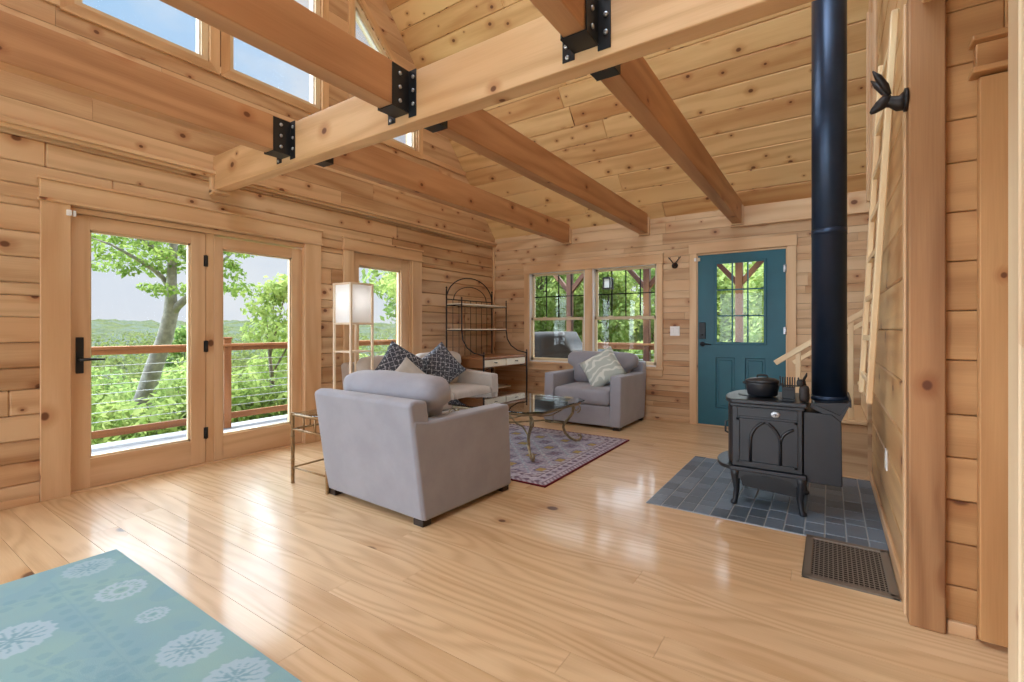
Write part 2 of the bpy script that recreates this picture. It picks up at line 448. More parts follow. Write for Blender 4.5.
# the part of the third gable window that follows the roof: stepped holes hidden by its casing
tri = [(3.40, 4.40-k*.0805+.0, 4.08+k*.075, 4.08+(k+1)*.075) for k in range(11)]
plank_wall('wall_left_gable', 1, XL-.17, XL+.025, YF, YB, 2.49, 7.6, GW+tri, (.185, .185, .2), 12, M['log'], lim=glim)
D2 = (-1.36, -.38, -.01, 2.09)
W2 = (-3.79, -1.83, .68, 2.03)
plank_wall('wall_back', 0, YB, YB+.17, XL-.17, XE, -.01, 2.75, [D2, W2], (.11, .07, .09, .14), 13, M['log'])
plank_wall('wall_front', 0, YF-.17, YF, XL-.17, XE, -.01, 2.75, [(-4.0, -.3, .35, 2.3)], HS, 14, M['log'])
plank_wall('wall_right', 1, XE, XE+.12, YF, YB, -.01, 2.6, [], HS, 15, M['log'])
# roof: boards along X on both slopes
def roof(name, sgn, seed):
    rng = random.Random(seed); m = MB(); L = math.hypot(1, SL); tot = (YB-RIDGE_Y)*L+.5; s = -.5
    ang = math.atan(SL)
    y0 = YB if sgn > 0 else 2*RIDGE_Y-YB
    while s < tot-.5:
        w = .235; x = XL-.25+rng.uniform(-3, 0)
        while x < XE+.1:
            l = rng.uniform(3., 5.5); a, b = max(x, XL-.25), min(x+l, XE+.1)
            cutb = [(a, b)]
            if sgn < 0 and s+w > 3.62 and s < 5.62:
                for h0, h1 in ((-2.0, -.9), (-.8, .3)):
                    cutb = [q for p_, q_ in cutb for q in ((p_, min(q_, h0)), (max(p_, h1), q_)) if q[1]-q[0] > .02]
            for a, b in cutb if b > a+.02 else []:
                T = Matrix.Translation((0, y0, EAVE_Z)) @ Matrix.Rotation((PI-ang if sgn > 0 else ang), 4, 'X')
                z0, z1 = ((-.05, 0) if sgn > 0 else (0, .05))
                m.box(a+.0005, b-.0005, s+.001, s+w-.001, z0, z1, 0, rng.random(), T=T)
            x += l
        s += w
    return struct(m.build(name, M['ceil'], bevel=.009))
roof('ceiling', 1, 21); roof('ceiling_far_slope', -1, 22)
m = MB()      # roof deck above the boards keeps the daylight out of the joints
for sgn in (1, -1):
    y0 = YB if sgn > 0 else 2*RIDGE_Y-YB; y1 = RIDGE_Y; dn = .5 if sgn > 0 else -.5
    z1 = EAVE_Z+SL*abs(YB-RIDGE_Y)
    zr = lambda y: EAVE_Z+SL*abs(y-y0)*(1 if (y-y0)*dn < 0 else -1)
    def slab_(ya, yb2, xa, xb2): m.prism([(ya, zr(ya)+.09), (yb2, zr(yb2)+.09), (yb2, zr(yb2)+.24), (ya, zr(ya)+.24)], 0, xa, xb2)
    if sgn > 0: slab_(y0+dn, y1, XL-.3, XE+.15)
    else:
        wa, wb = .2-.67, .2+.67
        slab_(y0+dn, wa, XL-.3, XE+.15); slab_(wb, y1, XL-.3, XE+.15)
        for xa, xb2 in ((XL-.3, -2.0), (-.9, -.8), (.3, XE+.15)): slab_(wa, wb, xa, xb2)
struct(m.build('ceiling_roof_deck', M['dark']))

# partition under the loft
plank_wall('wall_right_partition', 1, XR, XR+.1, 2.52, 4.56, -.01, 5.2, [], (.235, .235, .21), 16, M['partition'], bev=.011, jl=(3, 5))
plank_wall('wall_near', 0, 2.46, 2.56, XR+.08, XE, -.01, 2.5, [], (.21, .165, .19), 17, M['near'], bev=.004)
plank_wall('wall_right_loft', 1, XR+.1, XR+.2, YF, 2.46, 2.5, 7.2, [], (.2,), 18, M['partition'])
m = MB(); x = XR+.1
while x < XE: m.box(x, x+.139, YF, 2.46, 2.5, 2.55, 1); x += .14
struct(m.build('ceiling_loft', M['ceil'], bevel=.004))

# ------------------------------------------------------------------ timbers
BT = 'ceiling timbers'
bm = MB(); bm.box(XL, 1.4, 1.95, 2.055, 2.37, 2.665, 0, .25)
tag(bm.build('cross_beam', M['beam'], bevel=.008, seg=2), 'long timber cross beam running from the glass door wall over the room', 'beam')
jx = [(-3.19, -3.08), (-2.06, -1.95), (-.95, -.845)]
jn = [(-3.36, -3.25), (-2.145, -2.035), (-.96, -.855)]
nm = ['nearest the glass door wall', 'in the middle of the three', 'nearest the stove pipe']
for i, (a, b) in enumerate(jx):
    m = MB(); m.box(a, b, 2.057, YB+.02, 2.41, 2.665, 1, .45+.1*i)
    tag(m.build('ceiling_joist', M['joist'], bevel=.006, seg=2), 'timber joist between cross beam and window wall, '+nm[i], 'joist', 'joists beyond the cross beam')
    a, b = jn[i]; m = MB(); m.box(a, b, YF, 1.948, 2.435, 2.68, 1, .4+.1*i)
    tag(m.build('ceiling_joist', M['joist'], bevel=.006, seg=2), 'timber joist on the near side of the cross beam, '+nm[i], 'joist', 'joists on the near side of the cross beam')
# black steel joist hangers
hn = ['leftmost, by the glass door wall', 'middle of the three', 'rightmost, toward the stove pipe']
def hanger(xc, side, label):
    w = .0525+.004; t = .005; s = side          # side -1: near face of beam, +1: far face
    yf = 1.95 if s < 0 else 2.055
    r = empty('joist_hanger', (xc, yf, 2.435 if side < 0 else 2.41), label, 'bracket', 'black steel joist hangers')
    m = MB()
    m.box(-w-t, w+t, 0, s*.13, -t-.003, -.003)
    for q in (-1, 1):
        m.box(q*w, q*(w+t), 0, s*.13, -t-.003, .235)
        m.box(q*w, q*(w+.062), 0, s*t, -.036, .235)
    m.build('strap', M['black'], r, bevel=.0015)
    for q in (-1, 1):
        for k in range(3):
            z = .035+.078*k
            b = MB(); b.lathe([(.0115, 0), (.0115, .006), (.008, .009), (.004, .009)], 10, axis=0)
            M2 = Matrix.Translation((q*(w+t), s*.075, z)) @ (Matrix.Rotation(PI, 4, 'Z') if q < 0 else Matrix())
            b.xform(M2); b.build('bolt', M['steel'], r)
            b = MB(); b.lathe([(.0115, 0), (.0115, .006), (.008, .009), (.004, .009)], 10, axis=1)
            b.xform(Matrix.Translation((q*(w+.04), s*t, z)) @ (Matrix.Rotation(PI, 4, 'Z') if s < 0 else Matrix())); b.build('bolt', M['steel'], r)
    b = MB(); b.lathe([(.01, 0), (.01, .006), (.006, .008)], 10, axis=1)
    b.xform(Matrix.Translation((-w-.035, s*t, -.018)) @ (Matrix.Rotation(PI, 4, 'Z') if s < 0 else Matrix())); b.build('bolt', M['steel'], r)
    return r
for i, (a, b) in enumerate(jx):
    hanger(sum(jn[i])/2, -1, 'black bolted hanger on the near beam face, '+hn[i])
    hanger((a+b)/2, 1, 'black hanger on the far beam face, '+hn[i])
# loft edge beam and corner post
m = MB(); m.box(.30, .43, YF, 2.5, 2.44, 2.62, 1)
tag(m.build('loft_beam', M['beam'], bevel=.006), 'timber beam under the loft edge above the corner post', 'beam')
m = MB(); m.box(.262, .372, 2.42, 2.55, 0, 2.50, 2, .75)
tag(m.build('corner_post', M['post'], bevel=.005), 'square timber post at the near end of the ladder wall', 'post')
m = MB(); m.box(.444, .60, 1.9, 2.0, 0, 2.44, 2, .05)
tag(m.build('door_post', M['pale'], bevel=.005), 'pale timber post at the right edge beside the sliding plank door', 'post')

# ------------------------------------------------------------------ trims
tn = [0]
def trim(fn, mat='trim', bev=.003):
    tn[0] += 1; m = MB(); fn(m); return struct(m.build('trim_%d' % tn[0], M[mat], bevel=bev))
def casing_left(y0, y1, w0, w1, zb, zt, hz, ears=.012):
    """casing round an opening of the left wall: jambs w0/w1 wide, header of height hz with cap and fillet"""
    X = XL
    def fn(m):
        m.box(X, X+.024, y0, y0+w0, zb, zt, 2); m.box(X, X+.024, y1-w1, y1, zb, zt, 2)
        m.box(X, X+.028, y0-.004, y1+.004, zt+.02, zt+hz, 1)
        m.box(X, X+.04, y0-ears, y1+ears, zt, zt+.02, 1)
        m.box(X, X+.042, y0-ears-.006, y1+ears+.006, zt+hz, zt+hz+.02, 1)
    trim(fn)
casing_left(.872, 3.0, .155, .185, 0, 2.045, .145)
casing_left(3.28, 4.477, .13, .165, .25, 2.045, .13)
casing_left(-1.75, .25, .15, .15, .4, 2.045, .13)
def fn(m):      # back door casing
    Y = YB
    m.box(-1.435, -1.35, Y-.024, Y, 0, 2.095, 2); m.box(-.39, -.30, Y-.024, Y, 0, 2.095, 2)
    m.box(-1.445, -.292, Y-.03, Y, 2.095, 2.215, 0)
trim(fn)
def fn(m):      # back window casing, mullion and sill
    Y = YB
    m.box(-3.86, -3.775, Y-.024, Y, .64, 2.02, 2); m.box(-1.845, -1.765, Y-.024, Y, .64, 2.02, 2)
    m.box(-2.855, -2.745, Y-.02, Y+.08, .68, 2.03, 2)
    m.box(-3.865, -1.76, Y-.028, Y, 2.02, 2.13, 0); m.box(-3.875, -1.75, Y-.034, Y, 2.008, 2.022, 0)
    m.box(-3.875, -1.75, Y-.034, Y, 2.13, 2.142, 0)
    m.box(-3.87, -1.755, Y-.034, Y, .645, .68, 0); m.box(-3.86, -1.765, Y-.02, Y, .56, .645, 0)
trim(fn)
trim(lambda m: m.box(XL, XL+.03, YB-.03, YB, 0, 2.5, 2))                      # corner strip
trim(lambda m: (m.box(XL+.025, XL+.055, YF, YB, 2.475, 2.5, 1), m.box(XL+.025, XL+.05, YF, 5.6, 3.15, 3.185, 1), m.box(XL+.025, XL+.045, YF, 5.35, 3.40, 3.46, 1), m.box(XL+.025, XL+.075, YF, YB, 2.5, 2.53, 1)))   # ledges on the gable
trim(lambda m: (m.box(-.84, XR+1.5, YB-.025, YB, 2.385, 2.6, 0), m.box(-.97, XR+1.5, YB-.04, YB, 2.37, 2.388, 0)))    # plate over the door
trim(lambda m: m.box(XL, -1.44, YB-.018, YB, 0, .045, 0))                 # baseboard strips
trim(lambda m: m.box(XR-.014, XR, 2.56, 4.56, 0, .07, 1))
trim(lambda m: m.box(.378, .46, 2.44, 2.46, 0, .05, 0))
trim(lambda m: (m.box(XL, XL+.02, YF, .87, 0, .05, 1), m.box(XL, XL+.02, 3.0, YB, 0, .05, 1)))
trim(lambda m: (m.box(.255, XR, 2.50, 2.555, 0, 2.5, 2),))                   # light edge strip beside post
# little three sided boxes round the joist ends
for (a, b) in jx[:]:
    trim(lambda m: (m.box(b, b+.016, YB-.05, YB, 2.40, 2.62, 2), m.box(a-.016, b+.016, YB-.05, YB, 2.393, 2.409, 0)))
trim(lambda m: (m.box(XL, XL+.05, 1.925, 1.949, 2.33, 2.5, 2), m.box(XL, XL+.09, 1.925, 2.07, 2.345, 2.368, 0)))
# stair opening casing at the far end of the partition
trim(lambda m: (m.box(XR-.02, XR, 4.44, 4.50, 2.2, 3.55, 2), m.box(XR-.035, XR, 4.52, 4.575, 2.15, 3.6, 2),
                m.bar((XR-.012, 4.545, 3.58), (XR-.012, 4.2, 4.1), .02, .05), m.bar((XR-.008, 4.47, 3.53), (XR-.008, 4.15, 4.02), .016, .04), m.box(XR-.02, XR, 4.13, 4.18, 2.2, 4.05, 2)))

# ------------------------------------------------------------------ glass doors of the left wall
d1 = empty('door_1', (XL-.085, 1.9, 0), 'pale wood french door pair with full glass panes', 'door', kind='structure')
def leaf(y0, y1, g0, g1, zb, zt, gz0, gz1, name):
    o = empty(name, (0, 0, 0)); o.parent = d1
    m = MB(); X0, X1 = -.025, .05
    Y = lambda y: y-1.9
    m.box(X0, X1, Y(y0), Y(g0), zb, zt, 2); m.box(X0, X1, Y(g1), Y(y1), zb, zt, 2)
    m.box(X0, X1, Y(g0), Y(g1), zb, gz0, 1); m.box(X0, X1, Y(g0), Y(g1), gz1, zt, 1)
    o2 = m.build('door_leaf_frame', M['door_pine'], o, bevel=.003)
    m = MB(); w = .014            # glazing bead
    for a, b, c, d in ((g0, g0+w, gz0, gz1), (g1-w, g1, gz0, gz1), (g0, g1, gz0, gz0+w), (g0, g1, gz1-w, gz1)): m.box(.0, .03, Y(a), Y(b), c, d)
    m.build('glazing_bead', M['vinyl'], o)
    m = MB(); m.box(.004, .012, Y(g0), Y(g1), gz0, gz1); m.build('glass_pane', M['glass'], o)
    return o
lf = leaf(1.037, 1.915, 1.143, 1.803, .012, 1.995, .222, 1.895, 'door_leaf')
leaf(1.985, 2.812, 2.055, 2.708, .012, 1.985, .222, 1.885, 'fixed_leaf')
m = MB(); m.box(-.08, .085, 1.015-1.9, 1.033-1.9, 0, 2.02, 2); m.box(-.08, .085, 2.812-1.9, 2.83-1.9, 0, 2.02, 2); m.box(-.08, .085, 1.015-1.9, 2.83-1.9, 2.0, 2.035, 1)
m.box(-.06, .045, 1.919-1.9, 1.985-1.9, .0, 2.0, 2); m.box(-.09, .08, 1.015-1.9, 2.83-1.9, -.01, .01, 1)
m.build('door_frame', M['trim'], d1, bevel=.003)
m = MB(); m.box(-.08, .03, 1.916-1.9, 1.919-1.9, .012, 2.0); m.build('door_gap', M['dark'], d1)
for z in (.27, 1.02, 1.76):
    m = MB(); m.tube([(.057, .017, z-.05), (.057, .017, z+.05)], .008, 8); m.box(.045, .052, .0, .035, z-.048, z+.048); m.build('hinge', M['black'], d1)
hd = empty('door_handle', (.05, 1.086-1.9, .98)); hd.parent = d1
m = MB(); m.box(0, .012, -.022, .022, -.13, .13); m.build('handle_plate', M['black'], hd, bevel=.004, seg=2)
m = MB(); m.tube([(.01, 0, -.03), (.055, 0, -.03)], .011, 10); m.tube([(.052, -.008, -.03), (.056, .05, -.029), (.052, .13, -.032)], [.011, .010, .007], 10); m.build('lever', M['black'], hd)
# the two halves of the alarm contact
def contact(name, loc, ax, label):
    o = empty(name, loc, label, 'sensor')
    m = MB(); m.box(*((0, .018, -.032, -.004, -.02, .02) if ax == 0 else (-.032, -.004, -.018, 0, -.02, .02))); m.build('sensor_body', M['white'], o, bevel=.004, seg=2)
    m = MB(); m.box(*((-.009, .012, .004, .02, -.02, .02) if ax == 0 else (.004, .036, -.012, .012, -.02, .02))); m.build('sensor_magnet', M['white'] if ax == 0 else M['beige'], o, bevel=.003, seg=2)
contact('door_sensor', (XL+.024, 1.033, 1.985), 0, 'small white contact sensor at the top corner of the glass door')
contact('door_sensor', (-1.345, YB-.024, 2.02), 1, 'small white and beige contact sensor atop the teal door frame')

# window_1: tall picture window behind the loveseat
w1 = empty('window_1', (XL-.085, 3.86, 0), 'tall single pane window in the log wall behind the loveseat', 'window', kind='structure')
m = MB(); Y = lambda y: y-3.86
for a, b, c, d, ax in ((3.40, 3.515, .30, 2.04, 2), (4.16, 4.32, .30, 2.04, 2), (3.515, 4.16, .30, .47, 1), (3.515, 4.16, 1.90, 2.04, 1)): m.box(-.03, .06, Y(a), Y(b), c, d, ax)
m.box(.06, .085, Y(3.40), Y(3.425), .30, 2.04, 2); m.box(.06, .085, Y(4.29), Y(4.32), .30, 2.04, 2)
m.build('window_frame', M['door_pine'], w1, bevel=.003)
m = MB(); m.box(.004, .012, Y(3.515), Y(4.16), .47, 1.90); m.build('glass_pane', M['glass'], w1)
m = MB()
for a, b, c, d in ((3.515, 3.53, .47, 1.9), (4.145, 4.16, .47, 1.9), (3.515, 4.16, 1.885, 1.9)): m.box(.0, .03, Y(a), Y(b), c, d)
m.build('glazing_bead', M['vinyl'], w1)
# gable windows
def gable_window(n, pts, lab):
    """pts: outline (y,z) counter-clockwise"""
    o = empty('window_%d' % n, (XL-.06, 0, 0), lab, 'window', kind='structure')
    cy = sum(p[0] for p in pts)/len(pts); cz = sum(p[1] for p in pts)/len(pts)
    def inset(k):
        out = []; q = len(pts)
        for i in range(q):
            a, b, c = Vector(pts[i-1]), Vector(pts[i]), Vector(pts[(i+1) % q])
            d1_, d2_ = (b-a).normalized(), (c-b).normalized(); n1, n2 = Vector((-d1_.y, d1_.x)), Vector((-d2_.y, d2_.x))
            bis = (n1+n2); bis = bis/(bis.dot(n1)); out.append(b+bis*k)
        return out
    def ring(m, k0, k1, x0, x1, mat=0):
        A, B = inset(k0), inset(k1); q = len(pts)
        for i in range(q):
            j = (i+1) % q
            a, b, c, d = A[i], A[j], B[j], B[i]
            P = lambda p, x: (x, p.x, p.y)
            L = (b-a).length; uv = lambda *z: [(s, t) for s, t in z]
            m.face([P(a, x1), P(b, x1), P(c, x1), P(d, x1)], uv((0, 0), (L, 0), (L-.05, .07), (.05, .07)), mat=mat)
            m.face([P(d, x1), P(c, x1), P(c, x0), P(d, x0)], uv((0, 0), (L, 0), (L, .1), (0, .1)), mat=mat)
            m.face([P(a, x0), P(b, x0), P(b, x1), P(a, x1)], uv((0, 0), (L, 0), (L, .1), (0, .1)), mat=mat)
            m.face([P(d, x0), P(c, x0), P(b, x0), P(a, x0)], uv((0, 0), (L, 0), (L, .1), (0, .1)), mat=mat)
    m = MB(); ring(m, -.075, .0, .075, .105); m.build('window_casing', M['beam'], o)
    m = MB(); ring(m, -.005, .05, -.05, .06); m.build('window_frame', M['vinyl'], o)
    m = MB(); ring(m, .03, .062, .0, .03); m.build('sash_bead', M['vwhite'], o)
    I = inset(.05); m = MB(); m.prism([tuple(p) for p in I], 0, .0, .006); m.build('glass_pane', M['glass'], o)
gable_window(2, [(1.04, 3.46), (1.92, 3.46), (1.92, 5.3), (1.04, 5.3)], 'square gable window high in the left wall')
gable_window(3, [(2.08, 3.46), (3.0, 3.46), (3.0, 5.3), (2.08, 5.3)], 'gable window right of the first in the left wall')
gable_window(4, [(3.40, 3.46), (4.40, 3.46), (4.40, 4.02), (3.40, 4.95)], 'slant topped gable window under the roof slope')
# window_5: twin double hung window of the back wall
w5 = empty('window_5', (0, YB+.06, 0), 'twin double hung window with grid over the armchair', 'window', kind='structure')
for a, b in ((-3.785, -2.855), (-2.745, -1.835)):
    m = MB()
    for x0, x1 in ((a, a+.02), (b-.02, b)): m.box(x0, x1, -.06, .05, .68, 2.03, 2)
    m.box(a, b, -.06, .05, 2.005, 2.03, 0); m.box(a, b, -.06, .05, .68, .70, 0)
    m.build('window_jamb', M['vwhite'], w5)
    up = empty('upper_sash'); up.parent = w5; lo = empty('lower_sash'); lo.parent = w5
    for o, z0, z1, y0 in ((up, 1.30, 2.005, .01), (lo, .70, 1.34, -.03)):
        m = MB(); A, B = a+.02, b-.02
        m.box(A, A+.035, y0, y0+.03, z0, z1, 2); m.box(B-.035, B, y0, y0+.03, z0, z1, 2)
        m.box(A, B, y0, y0+.03, z0, z0+.04, 0); m.box(A, B, y0, y0+.03, z1-.035, z1, 0); m.build('sash_frame', M['vinyl'], o, bevel=.003)
        m = MB(); m.box(A+.03, B-.03, y0+.012, y0+.018, z0+.03, z1-.03); m.build('glass_pane', M['glass'], o)
    m = MB(); A, B = a+.055, b-.055
    for k in (1, 2, 3): x = A+(B-A)*k/4; m.box(x-.007, x+.007, .018, .03, 1.33, 1.975)
    m.box(A, B, .018, .03, 1.645, 1.659); m.build('muntin_grid', M['dark'], up)
    for x in ((a+b)/2-.2, (a+b)/2+.2):
        m = MB(); m.box(x-.03, x+.03, -.045, -.02, 1.338, 1.352); m.build('sash_lock', M['vinyl'], lo, bevel=.003)
# added front window behind the camera, to light the room
w6 = empty('window_6', (-2.15, YF-.085, 0), 'wide window added in the wall behind the camera to light the room', 'window', kind='structure')
m = MB()
for x in (-1.85, -.62, .62, 1.85): m.box(x-.05, x+.05, -.05, .1, .35, 2.3, 2)
m.box(-1.85, 1.85, -.05, .1, .33, .43, 0); m.box(-1.85, 1.85, -.05, .1, 2.22, 2.32, 0); m.build('window_frame', M['trim'], w6)
w7 = empty('window_7', (XL-.085, -.75, 0), 'wide window added in the left wall behind the camera for its light', 'window', kind='structure')  # unseen window, added to let light in from the left
m = MB()
for y in (-.85, 0, .85): m.box(-.05, .1, y-.04, y+.04, .5, 2.04, 2)
m.box(-.05, .1, -.85, .85, .5, .58, 1); m.box(-.05, .1, -.85, .85, 1.96, 2.04, 1); m.build('window_frame', M['trim'], w7)

for k, x in enumerate((-1.45, -.25)):      # added roof windows in the unseen near slope, to light the floor
    o = empty('window_%d' % (8+k), (x, .2, roof_z(.2)-.07), 'roof window added in the slope behind the camera to light the room', 'window', kind='structure'); o.rotation_euler = (math.atan(SL), 0, 0)
    m = MB()
    for s in (-1, 1): m.box(s*.55, s*.63, -1.03, 1.03, -.02, .05, 1); m.box(-.63, .63, s*.95, s*1.03, -.02, .05, 0)
    m.box(-.55, .55, -.025, .025, -.01, .03, 0); m.build('window_frame', M['trim'], o)
# ------------------------------------------------------------------ teal entry door
d2 = empty('door_2', (-.87, YB+.02, 0), 'teal painted entry door with nine pane window', 'door', kind='structure')
m = MB(); X = lambda x: x+.87
xs = [-1.335, -1.14, -.585, -.405]; zs = [.012, .14, 1.005, 1.955, 2.065]
PN = [(-1.135, -.925, .22, .83), (-.815, -.605, .22, .83)]
def slab(m, y0, y1):
    # slab built round the glass and the two recessed panels
    m.box(X(-1.338), X(-1.135), y0, y1, .01, 2.07, 2, .5); m.box(X(-.605), X(-.402), y0, y1, .01, 2.07, 2, .5)
    m.box(X(-1.135), X(-.605), y0, y1, 1.965, 2.07, 0, .5); m.box(X(-1.135), X(-.605), y0, y1, .83, 1.0, 0, .5); m.box(X(-1.135), X(-.605), y0, y1, .01, .22, 0, .5)
    m.box(X(-.925), X(-.815), y0, y1, .22, .83, 2, .5)
slab(m, -.022, .022)
m.build('door_slab', M['teal'], d2)
for a, b, c, d in PN:
    m = MB(); m.box(X(a), X(b), -.006, .01, c, d); m.box(X(a+.03), X(b-.03), -.017, -.006, c+.03, d-.03); m.build('door_panel', M['teal'], d2, bevel=.009)
m = MB()
for a, b, c, d in ((-1.15, -1.12, .985, 1.98), (-.62, -.59, .985, 1.98), (-1.12, -.62, .985, 1.015), (-1.12, -.62, 1.95, 1.98)): m.box(X(a), X(b), -.034, -.02, c, d)
m.build('lite_frame', M['teal'], d2, bevel=.004)
m = MB(); m.box(X(-1.13), X(-.61), -.003, .003, 1.0, 1.965); m.build('glass_pane', M['glass'], d2)
m = MB()
for k in (1, 2):
    x = -1.12+.5*k/3; m.box(X(x-.008), X(x+.008), -.012, -.004, 1.01, 1.955); z = 1.015+.935*k/3; m.box(X(-1.12), X(-.62), -.012, -.004, z-.008, z+.008)
m.build('muntin_grid', M['teal'], d2)
lk = empty('keypad_lock', (X(-1.285), -.022, 1.15)); lk.parent = d2
m = MB(); m.box(-.036, .036, -.024, 0, -.1, .1); m.build('lock_body', M['black'], lk, bevel=.006, seg=2)
m = MB(); m.lathe([(.012, 0), (.012, .01), (.004, .012)], 12, c=(0, -.034, -.055), axis=1); m.box(-.006, .006, -.044, -.03, -.062, -.05); m.build('thumb_turn', M['iron'], lk)
hl = empty('lever_handle', (X(-1.285), -.022, .985)); hl.parent = d2
m = MB(); m.lathe([(.03, 0), (.03, .008), (.02, .014)], 18, axis=1); m.xform(Matrix.Rotation(PI, 4, 'Z')); m.build('rosette', M['black'], hl)
m = MB(); m.tube([(0, -.01, 0), (0, -.05, 0)], .01, 8); m.tube([(-.012, -.05, .0), (.05, -.052, .002), (.11, -.05, -.006)], [.01, .009, .006], 8); m.build('lever', M['black'], hl)
for z in (.3, 1.15, 1.85):
    m = MB(); m.tube([(X(-.4), -.03, z-.045), (X(-.4), -.03, z+.045)], .008, 8); m.box(X(-.425), X(-.398), -.026, -.02, z-.04, z+.04); m.build('hinge', M['steel'], d2)
m = MB(); m.box(X(-1.36), X(-1.34), -.03, .03, 0, 2.09, 2); m.box(X(-.40), X(-.38), -.03, .03, 0, 2.09, 2); m.box(X(-1.36), X(-.38), -.03, .03, 2.072, 2.09, 0); m.box(X(-1.36), X(-.38), -.03, .05, -.01, .009, 0)
m.build('door_frame', M['trim'], d2)

# sliding plank door at the right
d3 = empty('door_3', (.86, 2.42, 0), 'sliding pine plank door at the right edge', 'door', kind='structure')
m = MB(); x = .462
while x < 1.25: m.box(x-.86, min(x+.145, 1.26)-.86, -.012, .03, .02, 2.1, 2); x += .145
m.build('door_plank', M['near'], d3, bevel=.003)
m = MB(); m.box(.452-.86, 1.28-.86, -.012, .03, 2.13, 2.225, 0); m.build('header_board', M['near'], d3, bevel=.003)
for z in (2.108, 2.225):
    m = MB(); m.box(.438-.86, 1.3-.86, -.045, .03, z, z+.022, 0); m.build('header_strip', M['near'], d3, bevel=.003)

# ------------------------------------------------------------------ hearth, floor grille
hs = empty('stove_hearth', (-.38, 3.82, 0), 'dark slate tiled hearth set in the floor under the wood stove', 'hearth')
m = MB(); m.box(-.64, .645, -.685, .71, .0005, .006); m.build('grout_bed', M['grout'], hs)
m = MB(); rr = random.Random(5); x = -.64
while x < .64:
    w = .1; y = -.685-rr.uniform(0, .15)
    while y < .71:
        L = rr.choice((.1, .15, .2, .2)); a, b = max(y, -.685), min(y+L, .71)
        if b-a > .02: m.box(x+.003, min(x+w, .645)-.003, a+.0045, b-.0045, .003, .0085, tone=rr.random())
        y += L
    x += w
m.build('slate_tile', M['slate'], hs, bevel=.002)
hs.children[1]['kind'] = 'stuff'
vt = empty('floor_vent', (.075, 2.88, 0), 'bronze floor grille with square mesh beside the ladder wall', 'vent')
m = MB(); W, L = .18, .268
for a, b, c, d in ((-W, -W+.035, -L, L), (W-.035, W, -L, L), (-W, W, -L, -L+.035), (-W, W, L-.035, L)): m.box(a, b, c, d, .0005, .009)
m.build('vent_frame', M['vent'], vt, bevel=.003)
m = MB(); m.box(-W+.03, W-.03, -L+.03, L-.03, .0004, .0012); m.build('vent_dark_sheet', M['dark'], vt)  # dark sheet stands in for the shade inside the duct
m = MB()
for k in range(15): x = -W+.035+(2*W-.07)*(k+.5)/15; m.box(x-.0024, x+.0024, -L+.03, L-.03, .0048, .0068)
for k in range(20): y = -L+.035+(2*L-.07)*(k+.5)/20; m.box(-W+.03, W-.03, y-.003, y+.003, .0048, .0066)
m.build('vent_grid', M['vent'], vt)

# ------------------------------------------------------------------ wood stove
st = empty('wood_stove', (-.335, 3.67, .0115), 'black cast iron wood stove with gothic arch side panel on slate hearth', 'stove')
S = lambda x: (x+.345)*1.05
Y0, Y1 = -.265, .265
m = MB()
m.box(S(-.535), S(-.155), Y0+.015, Y1-.015, .255, .66)
m.box(S(-.55), S(-.135), Y0-.005, Y1+.005, .228, .255)             # bottom moulding
m.box(S(-.545), S(-.145), Y0+.002, Y1-.002, .650, .672)            # top moulding
m.build('firebox', M['stove'], st, bevel=.006, seg=2)
# top plate with rounded front
tp = MB(); pts = [(S(-.13), Y0-.02), (S(-.13), Y1+.02)]
for k in range(13):
    t = k/12; yy = (Y1+.02)*(1-2*t)-.0*t; pts.append((S(-.535)-.07*math.sin(PI*t)**.6, yy))
tp.prism(pts, 2, .672, .70); tp.build('top_plate', M['stove'], st, bevel=.008, seg=2)
m = MB(); m.lathe([(.11, .0), (.11, .004), (.1, .006), (.05, .006)], 32, c=(S(-.43), 0, .70)); m.build('griddle_lid', M['stove'], st)
# front (facing the window side): curved door with rounded arch
m = MB(); pts = [(S(-.535), Y0+.03)]
for k in range(13): t = k/12; pts.append((S(-.535)-.055*math.sin(PI*t)**.6, Y0+.03+(Y1-Y0-.06)*t))
pts.append((S(-.535), Y1-.03)); m.prism(pts, 2, .27, .645); m.build('front_door', M['stove'], st, bevel=.004)
m = MB(); m.tube([(S(-.585), -.02, .42), (S(-.61), -.02, .43), (S(-.61), -.02, .5), (S(-.585), -.02, .51)], .007, 8); m.build('door_handle', M['stove'], st)
m = MB(); pts = [(S(-.535), Y0+.0), (S(-.535), Y1-.0)]
for k in range(11): t = k/10; pts.append((S(-.535)-.13*math.sin(PI*t)**.5, (Y1)*(1-2*t)))
m.prism(pts, 2, .225, .25); m.build('ash_lip', M['stove'], st, bevel=.006, seg=2)
